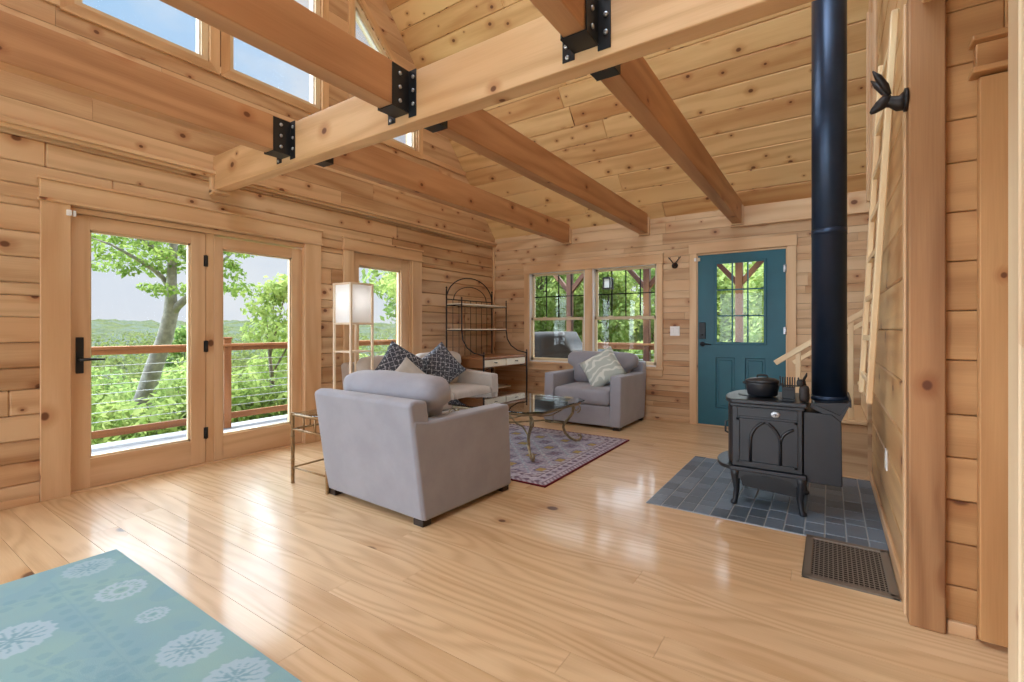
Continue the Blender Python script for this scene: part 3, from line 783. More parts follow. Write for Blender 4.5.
# side panel with gothic arch (both sides)
def arch_panel(sg, nm_):
    yb = (Y0+.015 if sg < 0 else Y1-.015)
    o = MB(); e = lambda d: yb+sg*d
    xa, xb, za, zb = S(-.51), S(-.18), .285, .575
    for a, b, c, d in ((xa, xa+.018, za, zb), (xb-.018, xb, za, zb), (xa, xb, za, za+.012), (xa, xb, zb-.014, zb)): o.box(a, b, e(0), e(.013), c, d)
    for a, b, c, d in ((xa, xb, .585, .59), (xa, xb, .64, .645), (xa, xa+.006, .585, .645), (xb-.006, xb, .585, .645)): o.box(a, b, e(0), e(.008), c, d)
    # ribs: one gothic arch and a half arch
    def rib(p): o.tube([(x, e(.006), z) for x, z in p], .009, 6)
    cx_, wd, zs_ = S(-.35), .085, .43; rr_ = 1.7*wd; a1 = math.acos((rr_-wd)/rr_)
    arc = lambda t: (cx_-wd+rr_*(1-math.cos(a1*t)), zs_+rr_*math.sin(a1*t))
    L_ = [(cx_-wd, za+.01), (cx_-wd, zs_)]+[arc(t/6) for t in range(1, 7)]
    R_ = [(2*cx_-x, z) for x, z in L_]
    rib(L_); rib(R_)
    H = [(cx_+wd, zs_)]+[(cx_+wd+(arc(t/6)[0]-cx_+wd)*.72, zs_+(arc(t/6)[1]-zs_)*.72) for t in range(1, 6)]+[(xb-.02, zs_+.1)]
    rib(H)
    o.build(nm_, M['stove'], st)
arch_panel(-1, 'arch_panel'); arch_panel(1, 'arch_panel')
m = MB(); m.lathe([(.017, 0), (.017, .004), (.014, .006), (.006, .006)], 20, axis=1); m.xform(Matrix.Translation((S(-.295), Y0+.010, .615)) @ Matrix.Rotation(PI, 4, 'Z') @ Matrix.Scale(1.5, 4, (1, 0, 0)) @ Matrix.Scale(1.25, 4, (0, 0, 1))); em = m.build('maker_badge', M['steel'], st); em['label'] = 'small round silver emblem'
m = MB(); m.tube([(S(-.307), Y0+.001, .611), (S(-.295), Y0+.0, .62), (S(-.283), Y0+.001, .611)], .002, 6); m.lathe([(.004, -.001), (.004, .002)], 10, c=(S(-.295), Y0+.001, .609), axis=1); m.build('emblem_relief', M['black'], em)
for sx, sy in ((S(-.515), Y0+.03), (S(-.165), Y0+.03), (S(-.515), Y1-.03), (S(-.165), Y1-.03)):
    m = MB(); k = -1 if sx < 0 else 1
    m.tube([(sx-.0*k, sy, .245), (sx+.004*k, sy, .2), (sx-.004*k, sy, .1), (sx+.004*k, sy, .03), (sx+.012*k, sy, .012), (sx+.014*k, sy, .0)], [.034, .03, .019, .016, .021, .02], 8)
    m.build('leg', M['stove'], st)
m = MB(); # apron between the legs
for yy in (Y0+.01, Y1-.02):
    m = MB(); m.prism([(S(-.53), .2), (S(-.515), .16), (S(-.46), .205), (S(-.345), .215), (S(-.22), .205), (S(-.165), .16), (S(-.15), .2), (S(-.15), .235), (S(-.53), .235)], 1, yy, yy+.012); m.build('apron', M['stove'], st)
m = MB(); m.prism([(S(-.48), .12), (S(-.19), .10), (S(-.17), .2), (S(-.5), .2)], 1, Y0+.05, Y1-.05); m.build('bottom_heat_shield', M['black'], st)
# rear heat shield, wedge and flue collar
m = MB(); m.prism([(S(-.152), .21), (S(.038), .21), (S(.033), .595), (S(-.01), .64), (S(-.152), .645)], 1, Y0+.04, Y1-.04); m.build('rear_heat_shield', M['stove'], st, bevel=.004)
m = MB(); m.prism([(S(-.11), .70), (S(-.12), .675), (S(.03), .595), (S(.08), .725), (S(.072), .725), (S(.025), .64)], 1, Y0+.045, Y0+.052)
m.prism([(S(-.12), .675), (S(.03), .595), (S(.072), .715), (S(-.1), .70)], 1, Y0+.052, Y1-.05); m.box(S(.07), S(.08), Y0+.045, Y1-.05, .69, .735); m.build('flue_deflector', M['stove'], st, bevel=.002)
sp = MB(); sp.lathe([(.096, 0), (.096, 4.2)], 40); sp.lathe([(.0975, 1.06), (.0975, 1.10)], 40); sp.lathe([(.099, 0), (.099, .03)], 40)
tag(sp.build('stove_pipe', M['pipe'], loc=(0, 3.67, .712)), 'tall black flue pipe rising from the wood stove to the ceiling', 'stove pipe')
# dutch oven
po = empty('dutch_oven', (-.375, 3.60, .719), 'black lidded cast iron pot on the left of the stove top', 'pot')
po.scale = (.95, .95, 1.05)
m = MB(); m.lathe([(.085, 0), (.096, .01), (.108, .08), (.108, .09)], 32); m.build('pot_body', M['stove'], po)
m = MB(); m.lathe([(.112, .09), (.112, .098), (.08, .112), (.03, .118)], 32); m.build('pot_lid', M['stove'], po)
m = MB(); m.tube([(-.035, 0, .114), (-.03, 0, .13), (0, 0, .134), (.03, 0, .13), (.035, 0, .114)], .006, 8); m.build('lid_handle', M['iron'], po)
for k in (-1, 1):
    m = MB(); m.tube([(k*.1, -.03, .075), (k*.12, -.02, .08), (k*.12, .02, .08), (k*.1, .03, .075)], .006, 8); m.build('side_handle', M['stove'], po)
# heat powered stove fan
fa = empty('stove_fan', (-.215, 3.50, .7115), 'small black heat powered fan standing on the stove top beside the pipe', 'fan')
m = MB(); m.box(-.038, .038, -.03, .03, .0, .012); m.box(-.036, .036, -.012, .012, .012, .07); m.build('fan_base', M['black'], fa, bevel=.002)
m = MB(); m.box(-.036, .036, -.02, .02, .07, .088)
for k in range(6): x = -.036+k*.0136; m.box(x, x+.005, -.024, .024, .088, .15)
m.build('heat_sink', M['black'], fa, bevel=.0015)
m = MB(); m.box(-.052, -.044, -.008, .008, .1, .155); m.box(.05, .058, -.008, .008, .095, .15); m.box(-.052, .058, -.006, .006, .092, .1); m.build('fan_bracket', M['black'], fa, bevel=.002)
m = MB(); m.tube([(.062, .0, .075), (.09, .0, .075)], .012, 10); m.build('fan_motor', M['black'], fa)
for k in range(4):
    m = MB(); T = Matrix.Translation((.085, 0, .075)) @ Matrix.Rotation(k*PI/2+.3, 4, 'X') @ Matrix.Rotation(.5, 4, 'Z')
    m.rbox((0, 0, .036), (.004, .016, .03), .003, 4, T=T); m.build('fan_blade', M['iron'], fa)
# cast rabbit figure behind the fan
rb = MB()
rb.rbox((0, 0, .045), (.028, .022, .045), .02, 6); rb.rbox((-.02, 0, .10), (.022, .018, .02), .016, 6)
for k in (-1, 1): rb.tube([(-.008, k*.008, .11), (.01, k*.012, .14), (.014, k*.014, .155)], [.007, .007, .002], 6)
rb.xform(Matrix.Translation((-.128, 3.455, .7115)) @ Matrix.Scale(1.2, 4, (0, 0, 1)))
tag(rb.build('rabbit_figurine', M['iron']), 'tiny dark cast animal figure on the stove top edge by the pipe', 'figurine')

# ------------------------------------------------------------------ seating
def rounded_prism(m, poly, axis, a0, a1): m.prism(poly, axis, a0, a1)
def make_seat(name, W, n, mat, label, cat, backH=.755, armF=.625, armB=.615, depth=.86, cush=None):
    """facing +Y; origin at floor under the centre"""
    r = empty(name, (0, 0, 0), label, cat)
    w = W/2; at = .135; yb, yf = -.42, depth-.42
    m = MB(); m.prism([(yb, .035), (yb-.105, backH-.02), (yb-.06, backH), (yb+.035, backH-.01), (yb+.10, .30), (yb+.10, .035)], 0, -w+.006, w-.006)
    m.build('back_frame', mat, r, bevel=.022, seg=3)
    for s in (-1, 1):
        m = MB(); x0, x1 = s*w, s*(w-at)
        m.prism([(yb+.006, .035), (yb-.078, armB-.03), (yb-.075, armB+.03), (yb+.06, armB+.005), (yf-.03, armF), (yf, .035)], 0, min(x0, x1), max(x0, x1)); m.build('arm', mat, r, bevel=.02, seg=3)
    m = MB(); m.box(-w+at, w-at, yb+.1, yf-.025, .035, .265); m.build('seat_base', mat, r, bevel=.012, seg=2)
    iw = (W-2*at)/n
    for k in range(n):
        xc = -w+at+iw*(k+.5)
        m = MB(); m.rbox((xc, .085, .365), (iw/2-.004, (yf-yb)/2-.085, .095), .05, 10, puff=(0, 0, .022)); m.build('seat_cushion', mat, r)
        def fn(P):
            t = max(0., min(1., (P[2]+.03)/.1)); t = t*t*(3-2*t)
            ext = .12*t
            q = P[0]/(iw/2)
            if (k == 0 and q < 0) or (k == n-1 and q > 0): P = [P[0]+q*ext, P[1], P[2]]
            P[2] += -.02*max(0, abs(q)-.75)*4*t*0+.012*math.sin(P[0]*37+k)*t*.4
            return P
        T = Matrix.Translation((xc, yb+.215, .655)) @ Matrix.Rotation(math.radians(12), 4, 'X')
        m = MB(); m.rbox((0, 0, 0), (iw/2-.008, .105, .205), .075, 12, puff=(0, .035, .02), fn=fn, T=T); m.build('back_cushion', mat, r)
    for sx in (-1, 1):
        for sy in (yb+.035, yf-.06):
            m = MB(); m.box(sx*(w-.10), sx*(w-.015), sy-.03, sy+.04, 0, .04); m.build('foot', M['foot'], r, bevel=.003)
    return r
ch1 = make_seat('armchair', 1.01, 1, M['fab'], 'grey velvet armchair in the foreground, its back turned to the viewer', 'armchair')
ch1.location = (-2.45, 2.45, .0); ch1.rotation_euler = (0, 0, -.05)
ch2 = dup(ch1, 'grey velvet armchair under the window with a pale pillow on its seat'); ch2.location = (-2.475, 5.58, 0); ch2.rotation_euler = (0, 0, PI); ch2.scale = (1., 1., 1.)
ls = make_seat('loveseat', 1.66, 2, M['fab2'], 'grey two seat sofa along the log wall with three pillows', 'sofa', backH=.80, armF=.60, armB=.66, depth=.88)
ls.location = (-3.94, 4.08, 0); ls.rotation_euler = (0, 0, -PI/2)
def pillow(name, mat, size, th, loc, rot, label, n=14):
    m = MB(); h = size/2; vs = []; uvs = []; fs = []
    for sg in (1, -1):
        for i in range(n+1):
            for j in range(n+1):
                a, b = 2*i/n-1, 2*j/n-1
                t = th/2*max(0, (1-a**4))**.55*max(0, (1-b**4))**.55
                pin = 1-.07*(1-a*a)*abs(b)**3*0-.06*((1-a*a)*b*b+(1-b*b)*a*a)
                vs.append((a*h*pin, b*h*pin, sg*t)); uvs.append((a*h, b*h))
        o = 0 if sg > 0 else (n+1)**2
        for i in range(n):
            for j in range(n):
                q = (o+i*(n+1)+j, o+(i+1)*(n+1)+j, o+(i+1)*(n+1)+j+1, o+i*(n+1)+j+1); fs.append(q if sg > 0 else q[::-1])
    m.poly(vs, fs, .5, 0, True, uvs)
    o = m.build(name, mat); w = o.modifiers.new('weld', 'WELD'); w.merge_threshold = 1e-4
    o.location = loc; o.rotation_euler = rot
    return tag(o, label, 'pillow')
# facing +X: normal along X; diamond standing on a corner
def face_rot(nrm, spin):
    n = Vector(nrm).normalized(); q = n.to_track_quat('Z', 'Y'); return (q.to_matrix().to_4x4() @ Matrix.Rotation(spin, 4, 'Z')).to_euler()
pillow('throw_pillow', M['pildark'], .46, .15, (-3.86, 4.22, .72), face_rot((.8, -.42, .38), .62), 'dark patterned pillow on the loveseat, right hand one by the arm')
pillow('throw_pillow', M['pildark'], .48, .15, (-3.90, 3.62, .735), face_rot((.8, -.42, .38), .98), 'dark patterned pillow on the loveseat, left hand one behind the cream pillow')
pillow('throw_pillow', M['pilplain'], .40, .13, (-3.68, 3.42+.12, .62), face_rot((.8, -.35, .45), .75), 'plain cream pillow in front of the dark pillows on the loveseat')
pillow('throw_pillow', M['pillight'], .46, .15, (-2.33, 5.47, .68), face_rot((.05, -.85, .5), .62), 'pale green grey swirl pillow leaning on the armchair under the window')

# ------------------------------------------------------------------ coffee table
ct = empty('coffee_table', (-2.6, 3.95, .012), 'glass topped coffee table with scrolled bronze legs on the patterned rug', 'table')
hx, hy, cc = .555, .54, .13
m = MB(); oct_ = [(-hx+cc, -hy), (hx-cc, -hy), (hx, -hy+cc), (hx, hy-cc), (hx-cc, hy), (-hx+cc, hy), (-hx, hy-cc), (-hx, -hy+cc)]
m.prism(oct_, 2, .43, .443); m.build('glass_top', M['tglass'], ct, bevel=.003)
m = MB(); k = .93; m.tube([(x*k, y*k, .415) for x, y in oct_], .0145, 8, closed=True); m.build('top_rim', M['bronze'], ct)
def spiral(c, r0, r1, a0, a1, n=14): return [(c[0]+(r0+(r1-r0)*i/n)*math.cos(a0+(a1-a0)*i/n), c[1]+(r0+(r1-r0)*i/n)*math.sin(a0+(a1-a0)*i/n)) for i in range(n+1)]
legprof = [(-.03, .41), (.01, .40), (.035, .355), (.03, .30), (-.01, .245), (-.055, .20), (-.07, .16), (-.05, .10), (.0, .045), (.06, .018), (.105, .022), (.125, .05), (.11, .075), (.085, .07)]
for sx in (-1, 1):
    for sy in (-1, 1):
        m = MB(); ax, ay = sx*.40, sy*.385; d = Vector((sx*.72, sy*.69, 0)).normalized()
        m.tube([(ax+d.x*p, ay+d.y*p, z) for p, z in legprof], [.0145]*8+[.0135]*3+[.012, .011, .009], 8)
        sc = [(.03+p, z) for p, z in spiral((.045, .345), .045, .012, -PI/2, 2.2*PI)]
        m.tube([(ax+d.x*p, ay+d.y*p, z) for p, z in sc], .006, 6)
        m.build('leg', M['bronze'], ct)
m = MB()
for s in (1, -1):
    m.tube([(-.37, -.355*s, .19), (-.2, -.19*s, .235), (0, 0, .22+.006*s), (.2, .19*s, .235), (.37, .355*s, .19)], .008, 8)
for s in (1, -1):
    m.tube([(x, s*.385, z) for x, z in ((-.36, .40), (-.25, .36), (-.12, .335), (0, .33), (.12, .335), (.25, .36), (.36, .40))], .007, 6)
    m.tube([(s*.40, y, z) for y, z in ((-.36, .40), (-.2, .355), (0, .335), (.2, .355), (.36, .40))], .007, 6)
m.build('stretcher', M['bronze'], ct)

# end table beside the armchair
et = empty('end_table', (-3.17, 2.265, 0), 'small gilt bamboo style metal table with glass top between armchair and glass door', 'table')
for sx in (-1, 1):
    for sy in (-1, 1):
        m = MB(); x, y = sx*.215, sy*.215
        prof = []
        for k in range(13):
            z = k*.535/12; prof += [(.0135, z)] if k % 4 else [(.0135, z-.006 if k else 0), (.0165, z if k else .004), (.0135, z+.006 if k < 12 else z)]
        m.lathe(prof, 10, c=(x, y, 0)); m.build('leg', M['bamboo'], et)
m = MB()
for z, r in ((.52, .011), (.41, .009), (.12, .007)):
    for s in (-1, 1):
        m = MB(); m.tube([(-.215, s*.215, z), (.215, s*.215, z)], r, 8); m.build('rail', M['bamboo'], et); m = MB(); m.tube([(s*.215, -.215, z), (s*.215, .215, z)], r, 8); m.build('rail', M['bamboo'], et)
for s in (-1, 1):
    for k in (-.07, .07):
        m = MB(); m.tube([(k, s*.215, .41), (k, s*.215, .52)], .007, 6); m.build('spindle', M['bamboo'], et); m = MB(); m.tube([(s*.215, k, .41), (s*.215, k, .52)], .007, 6); m.build('spindle', M['bamboo'], et)
m = MB()
m = MB(); m.box(-.205, .205, -.205, .205, .525, .533); m.build('glass_top', M['tglass'], et, bevel=.002)

# floor lamp with rice paper shade
fl = empty('floor_lamp', (-4.105, 3.155, 0), 'tall square floor lamp with white paper shade in pale wood frame by the window', 'lamp')
a = .133
for sx in (-1, 1):
    for sy in (-1, 1):
        m = MB(); m.box(sx*a-.011, sx*a+.011, sy*a-.011, sy*a+.011, 0, 1.64, 2); m.build('post', M['lampwood'], fl, bevel=.002)
for z, nme in ((.25, 'shelf'), (.93, 'shelf')):
    m = MB(); m.box(-a-.005, a+.005, -a-.005, a+.005, z, z+.016, 0); m.build(nme, M['lampwood'], fl, bevel=.002)
m = MB()
for z in (1.215, 1.622):
    for s in (-1, 1): m.box(-a, a, s*a-.008, s*a+.008, z, z+.02, 0); m.box(s*a-.008, s*a+.008, -a, a, z, z+.02, 1)
m.build('shade_frame', M['lampwood'], fl, bevel=.002)
m = MB(); b = a-.006
for s in (-1, 1): m.box(-b, b, s*b-.001, s*b+.001, 1.225, 1.63); m.box(s*b-.001, s*b+.001, -b, b, 1.225, 1.63)
m.build('lamp_shade', M['paper'], fl)
m = MB(); m.lathe([(.012, 0), (.014, .05), (.03, .09), (.022, .12), (.004, .13)], 14, c=(0, 0, 1.27)); m.build('bulb', M['paper'], fl)
pl = bpy.data.lights.new('added_lamp_fill', 'POINT'); pl.energy = .9; pl.shadow_soft_size = .05; pl.color = (.95, .97, 1); po_ = bpy.data.objects.new('added_lamp_fill', pl); C.objects.link(po_); po_.location = (-4.105, 3.155, 1.46)  # added glow to whiten the paper of a lamp taken as unlit

# ------------------------------------------------------------------ desk with wrought iron rack in the corner
dk = empty('writing_desk', (-4.05, 5.37, 0), 'wrought iron corner rack desk with arched back, two shelves and cream drawers', 'desk')
DX = lambda x: x+4.05
DY = lambda y: y-5.37
y0, y1, xb, xf = 4.88, 5.93, -4.36, -3.72
m = MB(); m.box(DX(xb), DX(xf), DY(y0), DY(y1), .765, .79, 1); m.build('desk_top', M['deskwood'], dk, bevel=.004)
m = MB(); m.box(DX(xb+.02), DX(xf-.025), DY(y0+.012), DY(y1-.012), .655, .765, 1); m.build('drawer_case', M['deskwood'], dk)
for k in range(2):
    a0 = y0+.03+k*.505; dr = MB(); dr.box(DX(xf-.03), DX(xf-.008), DY(a0), DY(a0+.485), .665, .757, 1); d_ = dr.build('drawer', M['cream'], dk, bevel=.004); d_['label'] = 'cream painted drawer front'
    kb = MB(); kb.tube([(DX(xf-.008), DY(a0+.217), .72), (DX(xf+.012), DY(a0+.227), .715), (DX(xf+.014), DY(a0+.242), .712), (DX(xf+.012), DY(a0+.257), .715), (DX(xf-.008), DY(a0+.267), .72)], .005, 6); kb.build('drawer_pull', M['black'], d_)
for y in (y0, y1):
    m = MB(); m.tube([(DX(xf), DY(y), 0), (DX(xf), DY(y), .84)], .012, 8); m.lathe([(.0, .84), (.016, .855), (.0, .875)], 8, c=(DX(xf), DY(y), 0)); m.build('leg', M['iron'], dk)
    m = MB(); m.tube([(DX(xb), DY(y), 0), (DX(xb), DY(y), 1.72)], .011, 8); m.lathe([(.0, 1.72), (.016, 1.735), (.0, 1.76)], 8, c=(DX(xb), DY(y), 0)); m.build('leg', M['iron'], dk)
    # front upright of the rack sweeping forward to the desk leg
    m = MB(); m.tube([(DX(-4.09), DY(y), 1.57), (DX(-4.09), DY(y), 1.15), (DX(-4.07), DY(y), 1.02), (DX(-4.0), DY(y), .92), (DX(-3.88), DY(y), .85), (DX(xf), DY(y), .82)], .009, 8)
    m.lathe([(.0, 1.57), (.013, 1.585), (.0, 1.605)], 8, c=(DX(-4.09), DY(y), 0)); m.build('rack_upright', M['iron'], dk)
for z in (1.155, 1.50):
    m = MB(); m.box(DX(xb), DX(-4.085), DY(y0), DY(y1), z, z+.018, 1); s_ = m.build('shelf', M['cream'], dk, bevel=.003); s_['label'] = 'cream painted shelf'
    m = MB()
    for y in (y0, y1): m.tube([(DX(xb), DY(y), z-.004), (DX(-4.09), DY(y), z-.004)], .007, 6)
    m.tube([(DX(xb), DY(y0), z-.004), (DX(xb), DY(y1), z-.004)], .007, 6); m.build('shelf_rail', M['iron'], dk)
m = MB()      # arches and back rods
yc = (y0+y1)/2; hw = (y1-y0)/2
for k, zt in ((1., .33), (.72, .2)):
    m.tube([(DX(xb), DY(yc-hw*k*math.cos(PI*t/16)), 1.58+zt*math.sin(PI*t/16)) for t in range(17)], .008 if k == 1 else .006, 8)
m.tube([(DX(xb), DY(y0), 1.58), (DX(xb), DY(y1), 1.58)], .007, 6)
for k in range(1, 8):
    y = y0+(y1-y0)*k/8; m.tube([(DX(xb), DY(y), .79), (DX(xb), DY(y), 1.58)], .004, 6)
m.build('rack_back', M['iron'], dk)
m = MB(); m.box(DX(xb), DX(-4.0), DY(y0), DY(y1), .30, .318, 1); m.build('lower_shelf', M['cream'], dk, bevel=.003)
m = MB(); m.tube([(DX(xf), DY(y0), .62), (DX(xf-.0), DY(y0+.1), .645), (DX(xf), DY(y0+.18), .652)], .006, 6); m.tube([(DX(xf), DY(y1), .62), (DX(xf), DY(y1-.1), .645), (DX(xf), DY(y1-.18), .652)], .006, 6); m.build('corner_brace', M['iron'], dk)

# ------------------------------------------------------------------ rugs
def rug(name, x0, x1, ya, yb_, nx, ny, fn, label, z=.009, hem=None):
    me = bpy.data.meshes.new(name); xs = np.linspace(x0, x1, nx+1); ys = np.linspace(ya, yb_, ny+1)
    cx_, cy_ = (x0+x1)/2, (ya+yb_)/2
    vs = [(x-cx_, y-cy_, z) for y in ys for x in xs]; n0 = len(vs)
    fs = [(j*(nx+1)+i, j*(nx+1)+i+1, (j+1)*(nx+1)+i+1, (j+1)*(nx+1)+i) for j in range(ny) for i in range(nx)]
    rim = [i for i in range(nx+1)]+[j*(nx+1)+nx for j in range(1, ny+1)]+[ny*(nx+1)+i for i in range(nx-1, -1, -1)]+[j*(nx+1) for j in range(ny-1, 0, -1)]
    vs += [(vs[i][0], vs[i][1], .0008) for i in rim]; L = len(rim)
    fs += [(rim[(k+1) % L], rim[k], n0+k, n0+(k+1) % L) for k in range(L)]
    fs.append(tuple(n0+k for k in reversed(range(L))))
    me.from_pydata(vs, [], fs); ca = me.color_attributes.new('Col', 'FLOAT_COLOR', 'POINT')
    rng = random.Random(4); cols = []
    for v in vs: cols += list(fn(v[0]+cx_, v[1]+cy_, rng))
    ca.data.foreach_set('color', cols); me.materials.append(attrcol(name+'_pile'))
    o = bpy.data.objects.new(name, me); C.objects.link(o); o.location = (cx_, cy_, 0)
    return tag(o, label, 'rug')
LC = {k: lin(v) for k, v in dict(lav='#a29bae', pale='#c3bdc9', plum='#7a6473', mauve='#8b7c8c', gold='#b39c66', ivory='#cfcbd0', red='#6e2630', navy='#716e86', blue='#9aa7b8').items()}
RX0, RX1, RY0, RY1 = -3.55, -1.735, 3.02, 4.79
def persian(x, y, rng):
    e = min(x-RX0, RX1-x, y-RY0, RY1-y); n = rng.random()
    if e < .016: c = LC['red']
    elif e < .05: c = LC['mauve'] if (int((x+y)*40) % 2) else LC['pale']
    elif e < .17:
        q = math.sin((x+y)*34)*math.sin((x-y)*34); c = (LC['pale'] if n > .3 else LC['lav']) if q > .15 else ((LC['plum'] if n > .3 else LC['navy']) if q < -.45 else (LC['lav'] if n > .4 else LC['ivory']))
        if abs(e-.06) < .006 or abs(e-.16) < .006: c = LC['plum']
    elif e < .21: c = LC['mauve'] if int((x-y)*30) % 2 else LC['ivory']
    else:
        a = ((x+y*.9)*3.3) % 1; b = ((x-y*.9)*3.3) % 1; da, db = abs(a-.5), abs(b-.5)
        if da > .45 or db > .45: c = LC['blue'] if n > .4 else LC['ivory']
        elif da+db < .27: c = LC['gold'] if (int(math.floor((x+y*.9)*3.3))+int(math.floor((x-y*.9)*3.3))) % 2 == 0 else (LC['lav'] if n > .5 else LC['plum'])
        elif da+db < .4: c = LC['navy'] if n > .5 else LC['lav']
        else: c = LC['lav'] if n > .35 else LC['pale']
    k = .85+.3*rng.random(); return (c[0]*k, c[1]*k, c[2]*k, 1)
rug('area_rug', RX0, RX1, RY0, RY1, 190, 184, persian, 'faded lavender and plum oriental rug under the coffee table', .011)
MC = {k: lin(v) for k, v in dict(base='#8aafbb', base2='#97bab8', deep='#7ba3b1', pale='#b4cad6', blue='#86acbb').items()}
flowers = [(-2.99, .76, .095, 0), (-2.615, .775, .09, 1), (-2.285, .78, .055, 1), (-1.935, .775, .10, 2), (-1.64, .79, .10, 2), (-2.53, .42, .12, 2), (-1.3, .74, .1, 0), (-3.0, .3, .12, 0), (-1.9, .2, .14, 2), (-2.4, -.1, .12, 1), (-1.3, .1, .14, 0), (-2.1, -.5, .15, 2), (-2.8, -.4, .13, 1)]
def mint(x, y, rng):
    from mathutils import noise
    n = noise.noise(Vector((x*3.1, y*3.1, 2.)))+.5*noise.noise(Vector((x*11, y*11, 5.)))
    t = max(0, min(1, .5+n*.7)); c = [MC['base'][i]*(1-t)+MC['base2'][i]*t for i in range(3)]
    def over(d, k):
        for i in range(3): c[i] = c[i]*(1-k)+d[i]*k
    if noise.noise(Vector((x*6, y*6, 9.))) > .28: over(MC['blue'], .45)
    for fx, fy, r, k in flowers:
        dx, dy = x-fx, y-fy; d = math.hypot(dx, dy)/r; th = math.atan2(dy, dx)
        edge = 1+.05*math.sin(th*17)
        if d < edge:
            if k == 1:
                if d > .78 or .3 < d < .5 or (.5 <= d <= .78 and math.sin(th*16+d*9) > .2): over(MC['pale'], .8)
                elif d < .14: over(MC['deep'], .6)
            else:
                over(MC['pale'], .75 if k == 2 else .5)
                pet = abs(math.sin(th*4))
                if d < .45 and pet > .35+d: over(MC['deep'], .8)
                elif .3 < d < .78 and abs(math.sin(th*8+.4)) > .93: over(MC['deep'], .7)
    # leafy sprigs
    for sx, sy, ang, L in ((-2.95, .62, .0, 1.1), (-2.35, .42, .3, .5), (-2.9, .35, 1.2, .5), (-1.7, .25, 2.3, .5), (-2.4, -.05, .2, .6)):
        u = (x-sx)*math.cos(ang)+(y-sy)*math.sin(ang); v = -(x-sx)*math.sin(ang)+(y-sy)*math.cos(ang)
        if 0 < u < L:
            if abs(v) < .004: over(MC['deep'], .25)
            q = (u % .075)-.037
            for sg in (-1, 1):
                if ((q-.01)/.022)**2+((v*sg-.032)/.02)**2 < 1: over(MC['deep'], .38)
    return (c[0], c[1], c[2], 1)
rug('accent_rug', -3.125, -.9, -1.1, .905, 330, 300, mint, 'mint green rug with pale dandelion flowers in the near left corner', .008)

# ------------------------------------------------------------------ stairs, ladder
sr = empty('staircase', (.2, 5.0, 0), 'pine staircase with handrail rising behind the stove', 'staircase')
SX = lambda x: x-.2
SY = lambda y: y-5.0
nst = 9; r0x = -.24; run = .245; rise = .225
for k in range(nst):
    x0 = r0x+run*k; z = rise*(k+1)
    m = MB(); m.box(SX(x0-.025), SX(x0+run+.0), SY(4.585), SY(5.55), z-.032, z, 1); m.build('tread', M['stair'], sr, bevel=.006, seg=2)
    m = MB(); m.box(SX(x0), SX(x0+.018), SY(4.62), SY(5.53), z-rise, z-.032, 1); m.build('riser', M['stair'], sr)
m = MB(); zz = 0
for k in range(nst):
    x0 = r0x+run*k
    m.box(SX(x0), SX(x0+run), SY(4.60), SY(4.62), 0, .11, 0)
    z = .11
    while z < rise*(k+1)-.035: m.box(SX(x0), SX(x0+run), SY(4.60), SY(4.62), z, min(z+.12, rise*(k+1)-.033), 0); z += .12
m.build('side_boarding', M['log'], sr, bevel=.004)
hz = lambda x: .878+(x+.385)*(.44/.63)
m = MB(); m.bar((SX(-.385), SY(4.64), hz(-.385)), (SX(1.9), SY(4.64), hz(1.9)), .05, .045); m.build('handrail', M['stair'], sr, bevel=.006, seg=2)
for x in (-.215, -.03, .145, .33, .52, .75, 1.0, 1.25, 1.5):
    k = max(0, int((x-r0x+.02)/run)); zb = rise*(k+1) if x > r0x else 0
    m = MB(); m.box(SX(x-.018), SX(x+.018), SY(4.622), SY(4.658), zb, hz(x)-.015, 2); m.build('baluster', M['stair'], sr, bevel=.003)
m = MB(); m.bar((SX(-.30), SY(5.55), .83), (SX(1.9), SY(5.55), .83+2.2*.7), .045, .04); m.build('wall_handrail', M['stair'], sr, bevel=.005)
ld = empty('loft_ladder', (.2, 3.0, .8), 'slim pine ladder leaning on the partition wall near the corner post', 'ladder')
LA0, LA1 = Vector((.168, 3.0, .80)), Vector((.232, 2.57, 2.52)); LB0, LB1 = LA0+Vector((-.008, .5, 0)), LA1+Vector((-.008, .5, 0)); LO = Vector((.2, 3.0, .8))
for a_, b_ in ((LA0, LA1), (LB0, LB1)):
    m = MB(); m.bar(a_-LO, b_-LO, .06, .026, up=(1, 0, 0)); m.build('ladder_rail', M['stair'], ld, bevel=.004)
for k in range(8):
    t = (k+.5)/8; p, q = LA0.lerp(LA1, t)-LO, LB0.lerp(LB1, t)-LO
    m = MB(); m.bar(p, q, .02, .03, up=(0, 0, 1)); m.build('rung', M['stair'], ld, bevel=.003)

# ------------------------------------------------------------------ wall bits
def plate(name, loc, ax, w, h, label, cat, kind_):
    o = empty(name, loc, label, cat)
    def B(m, a, b, c, d, e): # width range, depth, z range
        (m.box(a, b, -d, 0, c, e) if ax == 1 else m.box(-d, 0, a, b, c, e))
    m = MB(); B(m, -w/2, w/2, -h/2, .008, h/2); m.build('cover_plate', M['white'], o, bevel=.003, seg=2)
    if kind_ == 's':
        for s in (-1, 1):
            m = MB(); B(m, s*w/4-.017, s*w/4+.017, -.033, .011, .033); m.build('rocker', M['white'], o, bevel=.002)
    else:
        for s in (-1, 1):
            m = MB(); B(m, -.016, .016, s*.022-.014, .010, s*.022+.014); m.build('socket', M['cream'], o, bevel=.003)
plate('light_switch', (-1.616, YB, 1.145), 1, .118, .12, 'white double light switch between the window and teal door', 'switch', 's')
plate('wall_outlet', (XR, 3.43, .425), 0, .072, .115, 'white power outlet low on the partition wall by the grille', 'outlet', 'o')
